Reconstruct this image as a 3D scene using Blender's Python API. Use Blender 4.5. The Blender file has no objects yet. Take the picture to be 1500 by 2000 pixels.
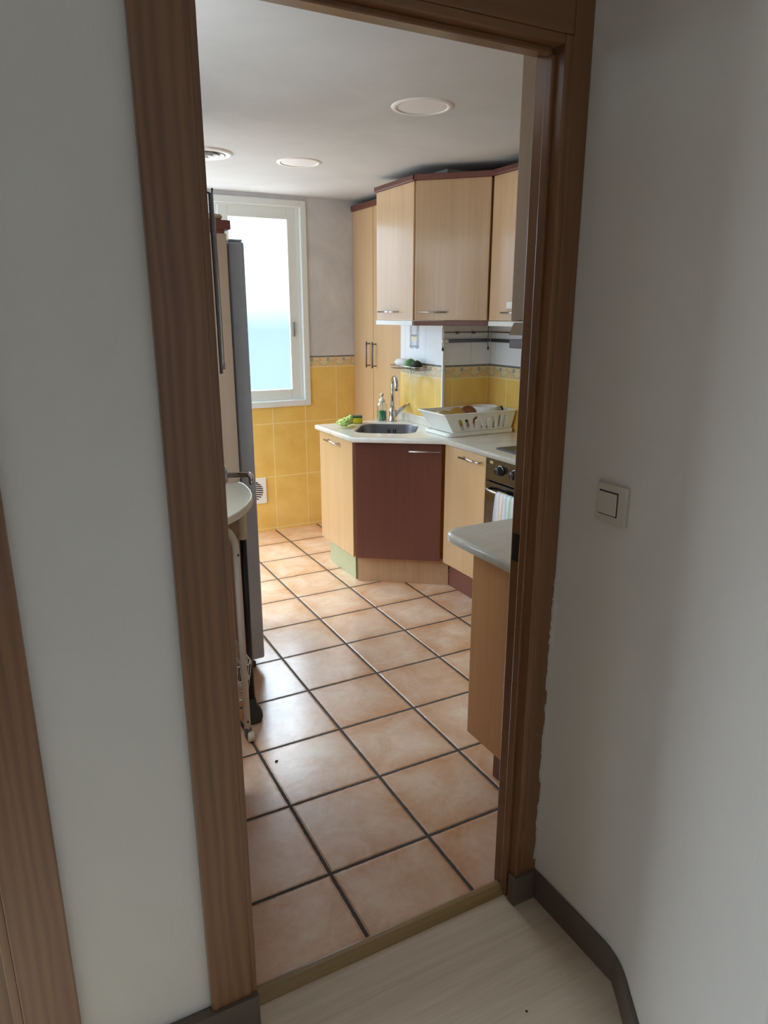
import bpy, bmesh, math, random
from mathutils import Vector, Matrix
random.seed(7)
PI = math.pi
SC = bpy.context.scene
COL = SC.collection

# ------------------------------------------------------------------ node helpers
class V:
    """A node socket with arithmetic."""
    def __init__(s, nt, sock): s.nt, s.k = nt, sock
    def _m(s, op, *o):
        n = s.nt.nodes.new('ShaderNodeMath'); n.operation = op
        for i, a in enumerate((s,) + o):
            if isinstance(a, V): s.nt.links.new(a.k, n.inputs[i])
            else: n.inputs[i].default_value = a
        return V(s.nt, n.outputs[0])
    def __add__(s, o): return s._m('ADD', o)
    def __sub__(s, o): return s._m('SUBTRACT', o)
    def __mul__(s, o): return s._m('MULTIPLY', o)
    def __truediv__(s, o): return s._m('DIVIDE', o)
    def lt(s, o): return s._m('LESS_THAN', o)
    def gt(s, o): return s._m('GREATER_THAN', o)
    def fract(s): return s._m('FRACT')
    def floor(s): return s._m('FLOOR')
    def abs(s): return s._m('ABSOLUTE')
    def max(s, o): return s._m('MAXIMUM', o)
    def min(s, o): return s._m('MINIMUM', o)
    def pow(s, o): return s._m('POWER', o)
    def smooth(s, a, b):
        n = s.nt.nodes.new('ShaderNodeMapRange'); n.interpolation_type = 'SMOOTHSTEP'
        s.nt.links.new(s.k, n.inputs[0]); n.inputs[1].default_value = a; n.inputs[2].default_value = b
        return V(s.nt, n.outputs[0])

def rgb(r, g, b):
    f = lambda c: (c / 12.92 if c <= .04045 else ((c + .055) / 1.055) ** 2.4)
    return (f(r / 255), f(g / 255), f(b / 255), 1)

class M:
    def __init__(s, name, rough=.5, metal=0, spec=.5, coat=0):
        s.m = bpy.data.materials.new(name); s.m.use_nodes = True
        s.nt = s.m.node_tree; s.b = s.nt.nodes['Principled BSDF']
        s.b.inputs['Roughness'].default_value = rough
        s.b.inputs['Metallic'].default_value = metal
        s.b.inputs['Specular IOR Level'].default_value = spec
        if coat:
            s.b.inputs['Coat Weight'].default_value = coat
            s.b.inputs['Coat Roughness'].default_value = .15
    def obj(s):
        n = s.nt.nodes.new('ShaderNodeTexCoord'); return n.outputs['Object']
    def pos(s):
        n = s.nt.nodes.new('ShaderNodeNewGeometry'); return n.outputs['Position']
    def xyz(s, vec):
        n = s.nt.nodes.new('ShaderNodeSeparateXYZ'); s.nt.links.new(vec, n.inputs[0])
        return [V(s.nt, n.outputs[i]) for i in range(3)]
    def comb(s, x, y, z):
        n = s.nt.nodes.new('ShaderNodeCombineXYZ')
        for i, a in enumerate((x, y, z)):
            if isinstance(a, V): s.nt.links.new(a.k, n.inputs[i])
            else: n.inputs[i].default_value = a
        return n.outputs[0]
    def noise(s, vec, scale, detail=3, rough=.55, stretch=None, dist=0):
        if stretch:
            mp = s.nt.nodes.new('ShaderNodeMapping'); mp.inputs['Scale'].default_value = stretch
            s.nt.links.new(vec, mp.inputs[0]); vec = mp.outputs[0]
        n = s.nt.nodes.new('ShaderNodeTexNoise'); s.nt.links.new(vec, n.inputs['Vector'])
        n.inputs['Scale'].default_value = scale; n.inputs['Detail'].default_value = detail
        n.inputs['Roughness'].default_value = rough; n.inputs['Distortion'].default_value = dist
        return V(s.nt, n.outputs[0])
    def wave(s, vec, scale, dist, detail=2, axis='X', stretch=None):
        if stretch:
            mp = s.nt.nodes.new('ShaderNodeMapping'); mp.inputs['Scale'].default_value = stretch
            s.nt.links.new(vec, mp.inputs[0]); vec = mp.outputs[0]
        n = s.nt.nodes.new('ShaderNodeTexWave'); n.bands_direction = axis
        s.nt.links.new(vec, n.inputs['Vector']); n.inputs['Scale'].default_value = scale
        n.inputs['Distortion'].default_value = dist; n.inputs['Detail'].default_value = detail
        return V(s.nt, n.outputs['Fac'])
    def white(s, vec):
        n = s.nt.nodes.new('ShaderNodeTexWhiteNoise'); s.nt.links.new(vec, n.inputs[0]); return V(s.nt, n.outputs[0])
    def mix(s, f, a, b):
        n = s.nt.nodes.new('ShaderNodeMix'); n.data_type = 'RGBA'
        for k, v in ((0, f), (6, a), (7, b)):
            if isinstance(v, V): s.nt.links.new(v.k, n.inputs[k])
            elif hasattr(v, 'links') or isinstance(v, bpy.types.NodeSocket): s.nt.links.new(v, n.inputs[k])
            else: n.inputs[k].default_value = v
        return n.outputs[2]
    def color(s, c):
        if isinstance(c, bpy.types.NodeSocket): s.nt.links.new(c, s.b.inputs['Base Color'])
        else: s.b.inputs['Base Color'].default_value = c
        return s
    def rough(s, v): s.nt.links.new(v.k, s.b.inputs['Roughness']); return s
    def bump(s, h, strength=.3, dist=.01):
        n = s.nt.nodes.new('ShaderNodeBump'); n.inputs['Strength'].default_value = strength
        n.inputs['Distance'].default_value = dist
        s.nt.links.new(h.k, n.inputs['Height']); s.nt.links.new(n.outputs[0], s.b.inputs['Normal'])
        return s

MAT = {}
def plain(name, c, rough=.5, metal=0, spec=.5, var=.06, scale=40, bump=0, coat=0):
    m = M(name, rough, metal, spec, coat); o = m.obj()
    n = m.noise(o, scale, 3)
    d = tuple(max(0, x * (1 - var * 2)) for x in c[:3]) + (1,)
    l = tuple(min(1, x * (1 + var)) for x in c[:3]) + (1,)
    m.color(m.mix(n, d, l))
    if bump: m.bump(n, bump, .004)
    MAT[name] = m.m; return m.m

def wood(name, dark, light, axis=2, rough=.4, fine=70, contrast=1.0, coat=0, wavy=0):
    m = M(name, rough, coat=coat); o = m.obj()
    st = [fine, fine, fine]; st[axis] = fine * .03
    n1 = m.noise(o, 1, 4, .6, st, .4)
    st2 = [9, 9, 9]; st2[axis] = .5
    n2 = m.noise(o, 1, 2, .5, st2, .6)
    f = n1 * .55 + n2 * .45
    if wavy:
        st3 = [1, 1, 1]; st3[axis] = .1
        w = m.wave(o, 14, 9, 3, 'X', st3)
        f = f * (1 - wavy) + w * wavy
    m.color(m.mix((f - .5) * (1.6 * contrast) + .5, dark, light))
    m.bump(n1, .06, .002)
    MAT[name] = m.m; return m.m

# cupboard woods, frames
wood('beech', rgb(184, 147, 104), rgb(212, 179, 137), rough=.33, contrast=.8, coat=.6)
wood('cherry', rgb(100, 58, 48), rgb(124, 76, 62), rough=.38, contrast=.9, coat=.1)
wood('cherry_flat', rgb(84, 44, 36), rgb(112, 62, 50), axis=1, rough=.38)
wood('oak', rgb(104, 68, 44), rgb(150, 106, 70), rough=.36, fine=55, coat=.5, wavy=.2)
wood('oak_flat', rgb(104, 68, 44), rgb(150, 106, 70), axis=0, rough=.36, fine=55, coat=.5)
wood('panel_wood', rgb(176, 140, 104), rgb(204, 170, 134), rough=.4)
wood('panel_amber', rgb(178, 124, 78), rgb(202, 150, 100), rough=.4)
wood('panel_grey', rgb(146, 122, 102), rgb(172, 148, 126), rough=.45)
wood('panel_shaded', rgb(136, 112, 88), rgb(160, 134, 106), rough=.45)  # darker panel wood, shade of the near pelmet put into its colour
wood('strip_wood', rgb(128, 102, 62), rgb(168, 138, 92), axis=0, rough=.35, fine=60)
wood('baseboard_wood', rgb(92, 78, 68), rgb(112, 97, 86), axis=0, rough=.5, fine=40, contrast=.6)
plain('plinth_green', rgb(178, 184, 148), .45)
plain('white_plastic', rgb(236, 236, 230), .35, var=.02)
plain('cream_plastic', rgb(214, 204, 178), .45, var=.04)
plain('switch_white', rgb(212, 205, 193), .4, var=.02)
plain('gap_dark', rgb(38, 26, 20), .7)
plain('black_plastic', rgb(26, 26, 30), .35, var=.1)
plain('rubber', rgb(52, 50, 44), .6, var=.1)
plain('chrome', rgb(205, 205, 208), .12, 1, var=.02)
plain('steel', rgb(178, 178, 176), .3, 1, var=.05)
plain('brushed', rgb(190, 186, 180), .36, 1, var=.05)
plain('sink_steel', rgb(132, 132, 134), .42, .85, var=.05)
plain('gunmetal', rgb(116, 114, 118), .35, 1, var=.05)
plain('fridge_side', rgb(186, 196, 210), .4, .3, var=.03)
plain('fridge_front', rgb(150, 152, 155), .35, .8, var=.03)
plain('hood_grey', rgb(74, 66, 66), .4, .2, var=.05)
plain('oven_black', rgb(40, 34, 32), .22, 0, var=.1)
plain('oven_glass', rgb(18, 16, 17), .08, 0, var=.05)
plain('white_alu', rgb(222, 226, 222), .4, 0, var=.02)
plain('grille_dark', rgb(40, 34, 28), .7)
plain('lamp_white', rgb(228, 226, 224), .5, var=.01)
plain('foam_yellow', rgb(226, 204, 40), .9, var=.12, scale=180, bump=.4)
plain('scour_green', rgb(58, 84, 66), .95, var=.25, scale=240, bump=.5)
plain('pad_green', rgb(92, 150, 88), .9, var=.25, scale=240, bump=.5)
plain('pad_white', rgb(228, 228, 224), .9, var=.12, scale=200, bump=.4)
plain('steel_wool', rgb(86, 84, 70), .6, .5, var=.4, scale=260, bump=.8)
plain('plate_tan', rgb(196, 158, 74), .3, var=.06)
plain('plate_brown', rgb(150, 88, 46), .35, var=.1)
plain('plate_cream', rgb(226, 208, 160), .3, var=.04)
plain('ceramic', rgb(238, 238, 232), .18, var=.01)
plain('knife_black', rgb(30, 26, 26), .45)
plain('cord_pale', rgb(206, 200, 190), .7)
plain('cloth_dark', rgb(140, 145, 160), .45, var=.2, scale=120, bump=.2)
plain('jute', rgb(198, 178, 140), .8, var=.1)
plain('led_red', rgb(180, 90, 70), .4)
plain('tube_white', rgb(214, 208, 198), .35, var=.05)
plain('crumb_dark', rgb(40, 26, 20), .8)
plain('outside_ground', rgb(150, 150, 150), .9)

# marble-like beige worktop
m = M('worktop', .2, coat=.2); o = m.obj()
n = m.noise(o, 3.2, 5, .6, (1, 2.4, 1), 1.2); n2 = m.noise(o, 60, 3)
m.color(m.mix((n * .75 + n2 * .25 - .5) * 1.6 + .5, rgb(206, 199, 184), rgb(232, 228, 217))); MAT['worktop'] = m.m

# table top laminate
m = M('table_laminate', .4); o = m.obj()
m.color(m.mix(m.noise(o, 90, 4, .7), rgb(134, 127, 112), rgb(152, 145, 128))); MAT['table_laminate'] = m.m
plain('table_edge', rgb(230, 228, 216), .35, var=.02)

# plaster walls / ceiling
def plaster(name, c1, c2, scale, rough=.85, b=.12):
    m = M(name, rough, spec=.3); o = m.pos()
    n = m.noise(o, scale, 5, .6, None, .5); n2 = m.noise(o, 26, 4, .65, (1, 1, .4))
    m.color(m.mix((n - .5) * 1.5 + .5, c1, c2)); m.bump(n2 * .7 + n * .5, b, .01); MAT[name] = m.m
plaster('plaster_hall', rgb(222, 216, 207), rgb(232, 227, 219), 1.6, b=.16)
plaster('plaster_kitchen', rgb(200, 194, 186), rgb(222, 218, 212), 2.6, b=.10)
plaster('ceiling_paint', rgb(184, 184, 182), rgb(207, 207, 206), 1.7, b=.07)

plaster('plaster_cool_bounce', rgb(184, 194, 206), rgb(198, 207, 218), 1.6, b=.1)  # unseen hall walls tinted blue to cool their bounced light
# kitchen floor tiles: 33.4 cm terracotta with dark joints
T = .334
m = M('floor_tile', .4, spec=.9, coat=.8)
m.b.inputs['Coat Roughness'].default_value = .2; p = m.pos(); x, y, z = m.xyz(p)
wob = (m.noise(p, 45, 3) - .5) * .0042
fx = ((x / T + .5).fract() - .5).abs() * T + wob
fy = ((y / T + .5).fract() - .5).abs() * T + wob
d = fx.min(fy)
joint = d.lt(.0056)
cell = m.comb((x / T).floor(), (y / T).floor(), 0.0)
tone = m.white(cell)
big = m.noise(p, 5.5, 5, .62, None, .8); fine = m.noise(p, 38, 4, .65)
edge = d.smooth(.10, .0)
tmix = (big * .75 + fine * .25 - .5) * 1.9 + .47 + (tone - .5) * .22
tmix = tmix - edge * .3
tile = m.mix(tmix, rgb(210, 152, 104), rgb(246, 226, 204))
spk = m.noise(p, 120, 2).gt(.68)
tile = m.mix(spk * .25, tile, rgb(150, 92, 60))
m.color(m.mix(joint, tile, rgb(66, 58, 50)))
hgt = d.smooth(.0045, .013) * 1.0 + m.noise(p, 16, 4, .6) * .22 + m.noise(p, 70, 3) * .06
m.bump(hgt, .55, .006)
m.nt.links.new((joint * -.8 + .8).k, m.b.inputs['Coat Weight'])
m.rough(joint * .45 + m.noise(p, 20, 3) * .2 + .26)
MAT['floor_tile'] = m.m

# hall laminate, boards along x
m = M('laminate', .42, spec=.45); p = m.pos(); x, y, z = m.xyz(p)
row = ((y + .02) / .19).floor()
g1 = m.noise(m.comb(x + row * 3.7, y, row), 1, 4, .6, (2.2, 40, 1), .6)
g2 = m.noise(m.comb(x + row * 1.3, y, row), 1, 4, .65, (6, 150, 1))
seam = (((y + .02) / .19 + .5).fract() - .5).abs().lt(.006)
m.color(m.mix(seam * .12, m.mix((g1 * .6 + g2 * .4 - .5) * 1.8 + .5, rgb(196, 176, 150), rgb(226, 208, 184)), rgb(90, 78, 64)))
m.bump(g2, .05, .002); MAT['laminate'] = m.m

# wall tiles: yellow wainscot, patterned border, then white tiles or plaster
def wall_tile(name, axis, off, upper):
    m = M(name, .16, spec=.6, coat=.4); p = m.pos(); xyz = m.xyz(p); u = xyz[axis] - off; z = xyz[2]
    du = ((u / .254 + .5).fract() - .5).abs() * .254
    dz = (((z - .02) / .3935 + .5).fract() - .5).abs() * .3935
    n = m.noise(p, 7, 4, .6)
    yel = m.mix((n - .5) * 1.6 + .5, rgb(226, 182, 88), rgb(243, 210, 122))
    j = du.min(dz).lt(.0026)
    yel = m.mix(j * .9, yel, rgb(246, 228, 168))
    # border
    t = (z - 1.2) / .08
    uu = u / .127
    tri = ((uu + .25).fract() - .5).abs() * 2
    cu = (uu.fract() - .5) * .127; cz = (z - 1.2) - .052
    rr = (cu * cu + cz * cz).pow(.5)
    bn = m.noise(p, 90, 3)
    bor = m.mix(bn, rgb(214, 190, 140), rgb(232, 214, 170))
    band = (t - (tri * .55 + .05)).abs().lt(.10)
    bor = m.mix(band * .45, bor, rgb(160, 164, 124))
    under = t.lt(tri * .55 - .05)
    bor = m.mix(under * .7, bor, rgb(222, 184, 122))
    cu2 = ((uu + .5).fract() - .5) * .127
    r2 = (cu2 * cu2 + cz * cz).pow(.5)
    bor = m.mix(r2.lt(.013) * .55, bor, rgb(214, 140, 110))
    bor = m.mix(rr.lt(.016), bor, rgb(216, 206, 178))
    bor = m.mix(rr.lt(.0115) * .8, bor, rgb(96, 102, 112))
    bor = m.mix(rr.lt(.005), bor, rgb(200, 196, 176))
    bor = m.mix(t.gt(.86), bor, rgb(104, 106, 104))
    bor = m.mix(t.lt(.07), bor, rgb(232, 214, 160))
    bor = m.mix((du.lt(.0015)) * .6, bor, rgb(226, 220, 200))
    col = m.mix(z.gt(1.2), yel, bor)
    if upper == 'tile':
        du2 = (((u + .127) / .254 + .5).fract() - .5).abs() * .254
        dz2 = (((z - 1.28) / .3935 + .5).fract() - .5).abs() * .3935
        j2 = du2.min(dz2).lt(.0018)
        up = m.mix(j2 * .6, m.mix(n, rgb(226, 228, 228), rgb(238, 240, 240)), rgb(176, 176, 172))
        m.bump((j * z.lt(1.2)).max(j2 * z.gt(1.28)) * -1.0 + n * .15, .25, .003)
    else:
        pn = m.noise(p, 3.2, 5, .62, None, .8); pn2 = m.noise(p, 26, 4, .65)
        up = m.mix((pn - .5) * 1.7 + .5, rgb(184, 184, 186), rgb(216, 216, 217))
        m.bump(pn2 * z.gt(1.28) * .8 + n * .15, .2, .004)
        m.rough(z.gt(1.28) * .55 + .25)
    m.color(m.mix(z.gt(1.28), col, up)); MAT[name] = m.m
wall_tile('tiles_far', 0, 1.268, 'plaster')
wall_tile('tiles_facing_door', 0, 1.72, 'tile')
wall_tile('tiles_side', 1, 2.12, 'tile')

# decorated tile: grey ribbon frame with yellow basket
m = M('tile_motif', .25); p = m.obj(); x, y, z = m.xyz(p)
n = m.noise(p, 30, 4)
c = m.mix((n - .45) * 3, rgb(214, 218, 222), rgb(186, 190, 196))
wv = ((z / .03).fract() - .5).abs() * .02
c = m.mix(((y.abs() - .04).abs() - wv * .3).lt(.008), c, rgb(164, 168, 180))
c = m.mix((z + .02).abs().lt(.016) * y.abs().lt(.036) * (n * 1.4).min(1.0), c, rgb(228, 214, 164))
c = m.mix((z + .0).abs().lt(.006) * y.abs().lt(.036), c, rgb(150, 150, 140))
c = m.mix((z + .064 + wv * .6).abs().lt(.008), c, rgb(150, 156, 176))
m.color(c); MAT['tile_motif'] = m.m

# striped dish towel
m = M('towel_stripes', .9); p = m.obj(); x, y, z = m.xyz(p)
c = m.mix(m.noise(p, 200, 2), rgb(222, 222, 226), rgb(238, 238, 240))
for a, w, cc in ((-.012, .006, rgb(122, 128, 168)), (.016, .012, rgb(222, 172, 152)), (.045, .010, rgb(232, 210, 160)), (.072, .014, rgb(168, 200, 206)), (.105, .018, rgb(150, 206, 164))):
    c = m.mix((y * -1.0 + (a * -1.0)).abs().lt(w * .5) * .6, c, cc)
m.color(c); m.bump(m.noise(p, 160, 3), .3, .003); MAT['towel_stripes'] = m.m

# knotted cloth, pale lime with dark dots
m = M('cloth_lime', .9); p = m.obj()
vo = m.nt.nodes.new('ShaderNodeTexVoronoi'); m.nt.links.new(p, vo.inputs['Vector']); vo.inputs['Scale'].default_value = 34
dots = V(m.nt, vo.outputs['Distance']).lt(.26)
m.color(m.mix(dots, m.mix(m.noise(p, 40, 3), rgb(178, 214, 92), rgb(220, 238, 160)), rgb(52, 60, 34))); m.bump(m.noise(p, 90, 3), .3, .004)
MAT['cloth_lime'] = m.m

# glass kinds
def pane_mat(name, tr, tl):
    m = bpy.data.materials.new(name); m.use_nodes = True; nt = m.node_tree; nt.nodes.clear()
    out = nt.nodes.new('ShaderNodeOutputMaterial')
    a = nt.nodes.new('ShaderNodeBsdfTransparent'); a.inputs[0].default_value = tr
    b = nt.nodes.new('ShaderNodeBsdfTranslucent'); b.inputs[0].default_value = tl
    mx = nt.nodes.new('ShaderNodeMixShader'); mx.inputs[0].default_value = .35
    nz = nt.nodes.new('ShaderNodeTexNoise'); nz.inputs['Scale'].default_value = 3
    mr = nt.nodes.new('ShaderNodeMapRange'); nt.links.new(nz.outputs[0], mr.inputs[0]); mr.inputs[3].default_value = .012; mr.inputs[4].default_value = .022
    nt.links.new(mr.outputs[0], mx.inputs[0])
    nt.links.new(a.outputs[0], mx.inputs[1]); nt.links.new(b.outputs[0], mx.inputs[2]); nt.links.new(mx.outputs[0], out.inputs[0])
    MAT[name] = m
pane_mat('frosted_pane', (.94, .96, .97, 1), (.9, .93, .95, 1))
def clear(name, c, rough=.02, ior=1.45):
    m = M(name, rough); m.b.inputs['Transmission Weight'].default_value = 1; m.b.inputs['IOR'].default_value = ior
    o = m.obj(); m.color(m.mix(m.noise(o, 20, 2), c, tuple(min(1, v * 1.03) for v in c[:3]) + (1,))); MAT[name] = m.m
m = bpy.data.materials.new('clear_plastic'); m.use_nodes = True; nt_ = m.node_tree; nt_.nodes.clear()
o_ = nt_.nodes.new('ShaderNodeOutputMaterial'); a_ = nt_.nodes.new('ShaderNodeBsdfTransparent'); a_.inputs[0].default_value = (.95, .97, .96, 1)
g_ = nt_.nodes.new('ShaderNodeBsdfGlossy'); g_.inputs['Roughness'].default_value = .08
f_ = nt_.nodes.new('ShaderNodeLayerWeight'); f_.inputs[0].default_value = .25
x_ = nt_.nodes.new('ShaderNodeMixShader'); nt_.links.new(f_.outputs['Facing'], x_.inputs[0]); nt_.links.new(a_.outputs[0], x_.inputs[1]); nt_.links.new(g_.outputs[0], x_.inputs[2]); nt_.links.new(x_.outputs[0], o_.inputs[0])
MAT['clear_plastic'] = m
m = M('green_soap', .12); o = m.obj(); m.color(m.mix(m.noise(o, 12, 2), rgb(20, 140, 90), rgb(34, 166, 110)))
m.b.inputs['Subsurface Weight'].default_value = .2; MAT['green_soap'] = m.m

# ------------------------------------------------------------------ mesh helpers
class B:
    """Collects shapes in world coordinates for ONE mesh."""
    def __init__(s, xf=None): s.bm = bmesh.new(); s.xf = xf
    def _fin(s, vs, xf=None):
        for mm in (xf, s.xf):
            if mm is not None: bmesh.ops.transform(s.bm, matrix=mm, verts=vs)
    def box(s, x0, x1, y0, y1, z0, z1, bev=0, seg=2, xf=None):
        r = bmesh.ops.create_cube(s.bm, size=1); vs = r['verts']
        for v in vs:
            v.co = Vector((x0 + (v.co.x + .5) * (x1 - x0), y0 + (v.co.y + .5) * (y1 - y0), z0 + (v.co.z + .5) * (z1 - z0)))
        if bev:
            es = list({e for v in vs for e in v.link_edges})
            r = bmesh.ops.bevel(s.bm, geom=es, offset=bev, segments=seg, affect='EDGES', profile=.5)
            vs = list({v for f in r['faces'] for v in f.verts} | {v for v in vs if v.is_valid})
            allv = set(vs)
            for v in list(allv):
                for e in v.link_edges: allv.add(e.other_vert(v))
            vs = list(allv)
        s._fin(vs, xf); return s
    def prism(s, pts, z0, z1, bev=0, seg=2, xf=None, vert_only=False):
        lo = [s.bm.verts.new((p[0], p[1], z0)) for p in pts]; hi = [s.bm.verts.new((p[0], p[1], z1)) for p in pts]
        n = len(pts); fs = [s.bm.faces.new(lo[::-1]), s.bm.faces.new(hi)]
        for i in range(n): fs.append(s.bm.faces.new((lo[i], lo[(i + 1) % n], hi[(i + 1) % n], hi[i])))
        bmesh.ops.recalc_face_normals(s.bm, faces=fs)
        vs = lo + hi
        if bev:
            es = [e for f in fs[:2] for e in f.edges]
            r = bmesh.ops.bevel(s.bm, geom=es, offset=bev, segments=seg, affect='EDGES', profile=.5)
            allv = {v for f in r['faces'] for v in f.verts}
            for v in list(allv):
                for e in v.link_edges: allv.add(e.other_vert(v))
            vs = list(allv)
        s._fin(vs, xf); return s
    def tube(s, path, r, seg=10, closed=False, xf=None):
        P = [Vector(p) for p in path]; n = len(P); rings = []; up = None
        rad = r if isinstance(r, (list, tuple)) else [r] * n
        for i in range(n):
            a = P[(i - 1) % n] if (closed or i > 0) else P[i]; b = P[(i + 1) % n] if (closed or i < n - 1) else P[i]
            t = (b - a).normalized()
            if up is None: up = Vector((0, 0, 1)) if abs(t.z) < .9 else Vector((1, 0, 0))
            sd = t.cross(up)
            if sd.length < 1e-5: sd = t.cross(Vector((1, .2, 0)))
            sd.normalize(); up = sd.cross(t).normalized()
            rings.append([s.bm.verts.new(P[i] + sd * math.cos(2 * PI * k / seg) * rad[i] + up * math.sin(2 * PI * k / seg) * rad[i]) for k in range(seg)])
        m = n if closed else n - 1; fs = []
        for i in range(m):
            A, C = rings[i], rings[(i + 1) % n]
            for k in range(seg): fs.append(s.bm.faces.new((A[k], A[(k + 1) % seg], C[(k + 1) % seg], C[k])))
        if not closed: fs += [s.bm.faces.new(rings[0][::-1]), s.bm.faces.new(rings[-1])]
        bmesh.ops.recalc_face_normals(s.bm, faces=fs)
        for f in fs: f.smooth = True
        s._fin([v for rg in rings for v in rg], xf); return s
    def lathe(s, prof, c, seg=32, axis='Z', sx=1, sy=1, xf=None, open_=False):
        rings = []
        for r, h in prof:
            ring = []
            for k in range(seg):
                a = 2 * PI * k / seg; q = (r * math.cos(a) * sx, r * math.sin(a) * sy, h)
                if axis == 'X': q = (h, q[0], q[1])
                if axis == 'Y': q = (q[0], h, q[1])
                ring.append(s.bm.verts.new((c[0] + q[0], c[1] + q[1], c[2] + q[2])))
            rings.append(ring)
        fs = []
        for A, C in zip(rings, rings[1:]):
            for k in range(seg): fs.append(s.bm.faces.new((A[k], A[(k + 1) % seg], C[(k + 1) % seg], C[k])))
        if not open_: fs += [s.bm.faces.new(rings[0][::-1]), s.bm.faces.new(rings[-1])]
        bmesh.ops.recalc_face_normals(s.bm, faces=fs)
        for f in fs: f.smooth = True
        s._fin([v for rg in rings for v in rg], xf); return s
    def blob(s, c, r, seed=0, amp=.25, sub=3, freq=18):
        from mathutils import noise
        q = bmesh.ops.create_icosphere(s.bm, subdivisions=sub, radius=1)
        for v in q['verts']:
            d = v.co.normalized(); k = 1 + amp * noise.noise(d * freq * .15 + Vector((seed, seed * 2.3, 0)))+ amp * .5 * noise.noise(d * freq * .4 + Vector((seed * 3, 0, 1)))
            v.co = Vector((c[0] + d.x * r[0] * k, c[1] + d.y * r[1] * k, c[2] + d.z * r[2] * k))
        for f in {f for v in q['verts'] for f in v.link_faces}: f.smooth = True
        s._fin(q['verts']); return s
    def mesh(s, me):
        s.bm.from_mesh(me); return s

def plate(outer, holes, t, bev=0, res=2):
    """Flat plate with holes in the XY plane, z from -t/2 to t/2, returned as mesh data."""
    cu = bpy.data.curves.new('tmp', 'CURVE'); cu.dimensions = '2D'; cu.fill_mode = 'BOTH'
    cu.extrude = t / 2 - bev; cu.bevel_depth = bev; cu.bevel_resolution = res; cu.offset = -bev
    for pts in [outer] + holes:
        sp = cu.splines.new('POLY'); sp.points.add(len(pts) - 1)
        for q, p in zip(sp.points, pts): q.co = (p[0], p[1], 0, 1)
        sp.use_cyclic_u = True
    ob = bpy.data.objects.new('tmp', cu); COL.objects.link(ob)
    dg = bpy.context.evaluated_depsgraph_get(); dg.update()
    me = bpy.data.meshes.new_from_object(ob.evaluated_get(dg))
    bpy.data.objects.remove(ob); bpy.data.curves.remove(cu)
    return me

def arc(cx, cy, r, a0, a1, n=8):
    return [(cx + r * math.cos(math.radians(a0 + (a1 - a0) * i / n)), cy + r * math.sin(math.radians(a0 + (a1 - a0) * i / n))) for i in range(n + 1)]
def rrect(x0, x1, y0, y1, r, n=6):
    return arc(x1 - r, y0 + r, r, -90, 0, n) + arc(x1 - r, y1 - r, r, 0, 90, n) + arc(x0 + r, y1 - r, r, 90, 180, n) + arc(x0 + r, y0 + r, r, 180, 270, n)

def root_loc(o):
    while o.parent: o = o.parent
    return o.location.copy()
def obj(name, b, mat, parent=None, label=None, loc=None, smooth=None):
    me = bpy.data.meshes.new(name)
    if parent is not None: L = root_loc(parent)
    else: L = Vector(loc) if loc is not None else Vector((0, 0, 0))
    bmesh.ops.translate(b.bm, vec=-L, verts=b.bm.verts[:])
    b.bm.to_mesh(me); b.bm.free()
    me.materials.append(MAT[mat])
    o = bpy.data.objects.new(name, me); COL.objects.link(o)
    if parent is not None: o.parent = parent
    else: o.location = L
    if smooth:
        for p in me.polygons: p.use_smooth = True
    if label: o['label'] = label
    return o
def thing(name, label, cat, loc, group=None):
    o = bpy.data.objects.new(name, None); COL.objects.link(o); o.location = loc; o.empty_display_size = .05
    o['label'] = label; o['category'] = cat
    if group: o['group'] = group
    return o
def tag(o, label, cat, group=None):
    o['label'] = label; o['category'] = cat
    if group: o['group'] = group
    return o
def struct(name, b, mat, label=None, cat=None, parent=None):
    o = obj(name, b, mat, parent)
    if parent is None:
        o['kind'] = 'structure'
        if label: o['label'] = label; o['category'] = cat
    return o
def copy_tree(o, parent=None, offset=None):
    c = o.copy(); COL.objects.link(c)
    if parent is not None: c.parent = parent
    if offset is not None: c.location = o.location + Vector(offset)
    for ch in [k for k in COL.objects if k.parent == o]: copy_tree(ch, c)
    return c

def bar_handle(b, p, q, out, r=.0055):
    """Bar handle from p to q standing off by vector out."""
    p, q, out = Vector(p), Vector(q), Vector(out); d = (q - p).normalized() * .012
    b.tube([p + out, q + out], r, 10)
    b.tube([p + d * 1.2, p + d * 1.2 + out], r * .75, 8); b.tube([q - d * 1.2, q - d * 1.2 + out], r * .75, 8)
    return b

# ------------------------------------------------------------------ SETTING
KY0, KY1, KX0, KX1, CEIL = -.235, 3.32, -.55, 1.99, 2.35
HY = -.315
struct('floor', B().box(KX0 - .1, KX1 + .1, -.262, KY1 + .1, -.05, 0), 'floor_tile', 'terracotta tiled kitchen floor with dark joints', 'floor')
struct('floor_hall', B().box(-2.7, .7, -3.1, -.285, -.05, 0), 'laminate', 'grey beige laminate floor of the hall in front of the doorway', 'floor')
struct('ceiling', B().box(KX0 - .1, KX1 + .1, KY0 - .08, KY1 + .1, CEIL, CEIL + .1), 'ceiling_paint', 'white kitchen ceiling with recessed lights', 'ceiling')
struct('ceiling_hall', B().box(-2.7, .7, -3.1, KY0 - .08, CEIL + .0, CEIL + .1), 'ceiling_paint', 'white ceiling of the hall', 'ceiling')

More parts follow.
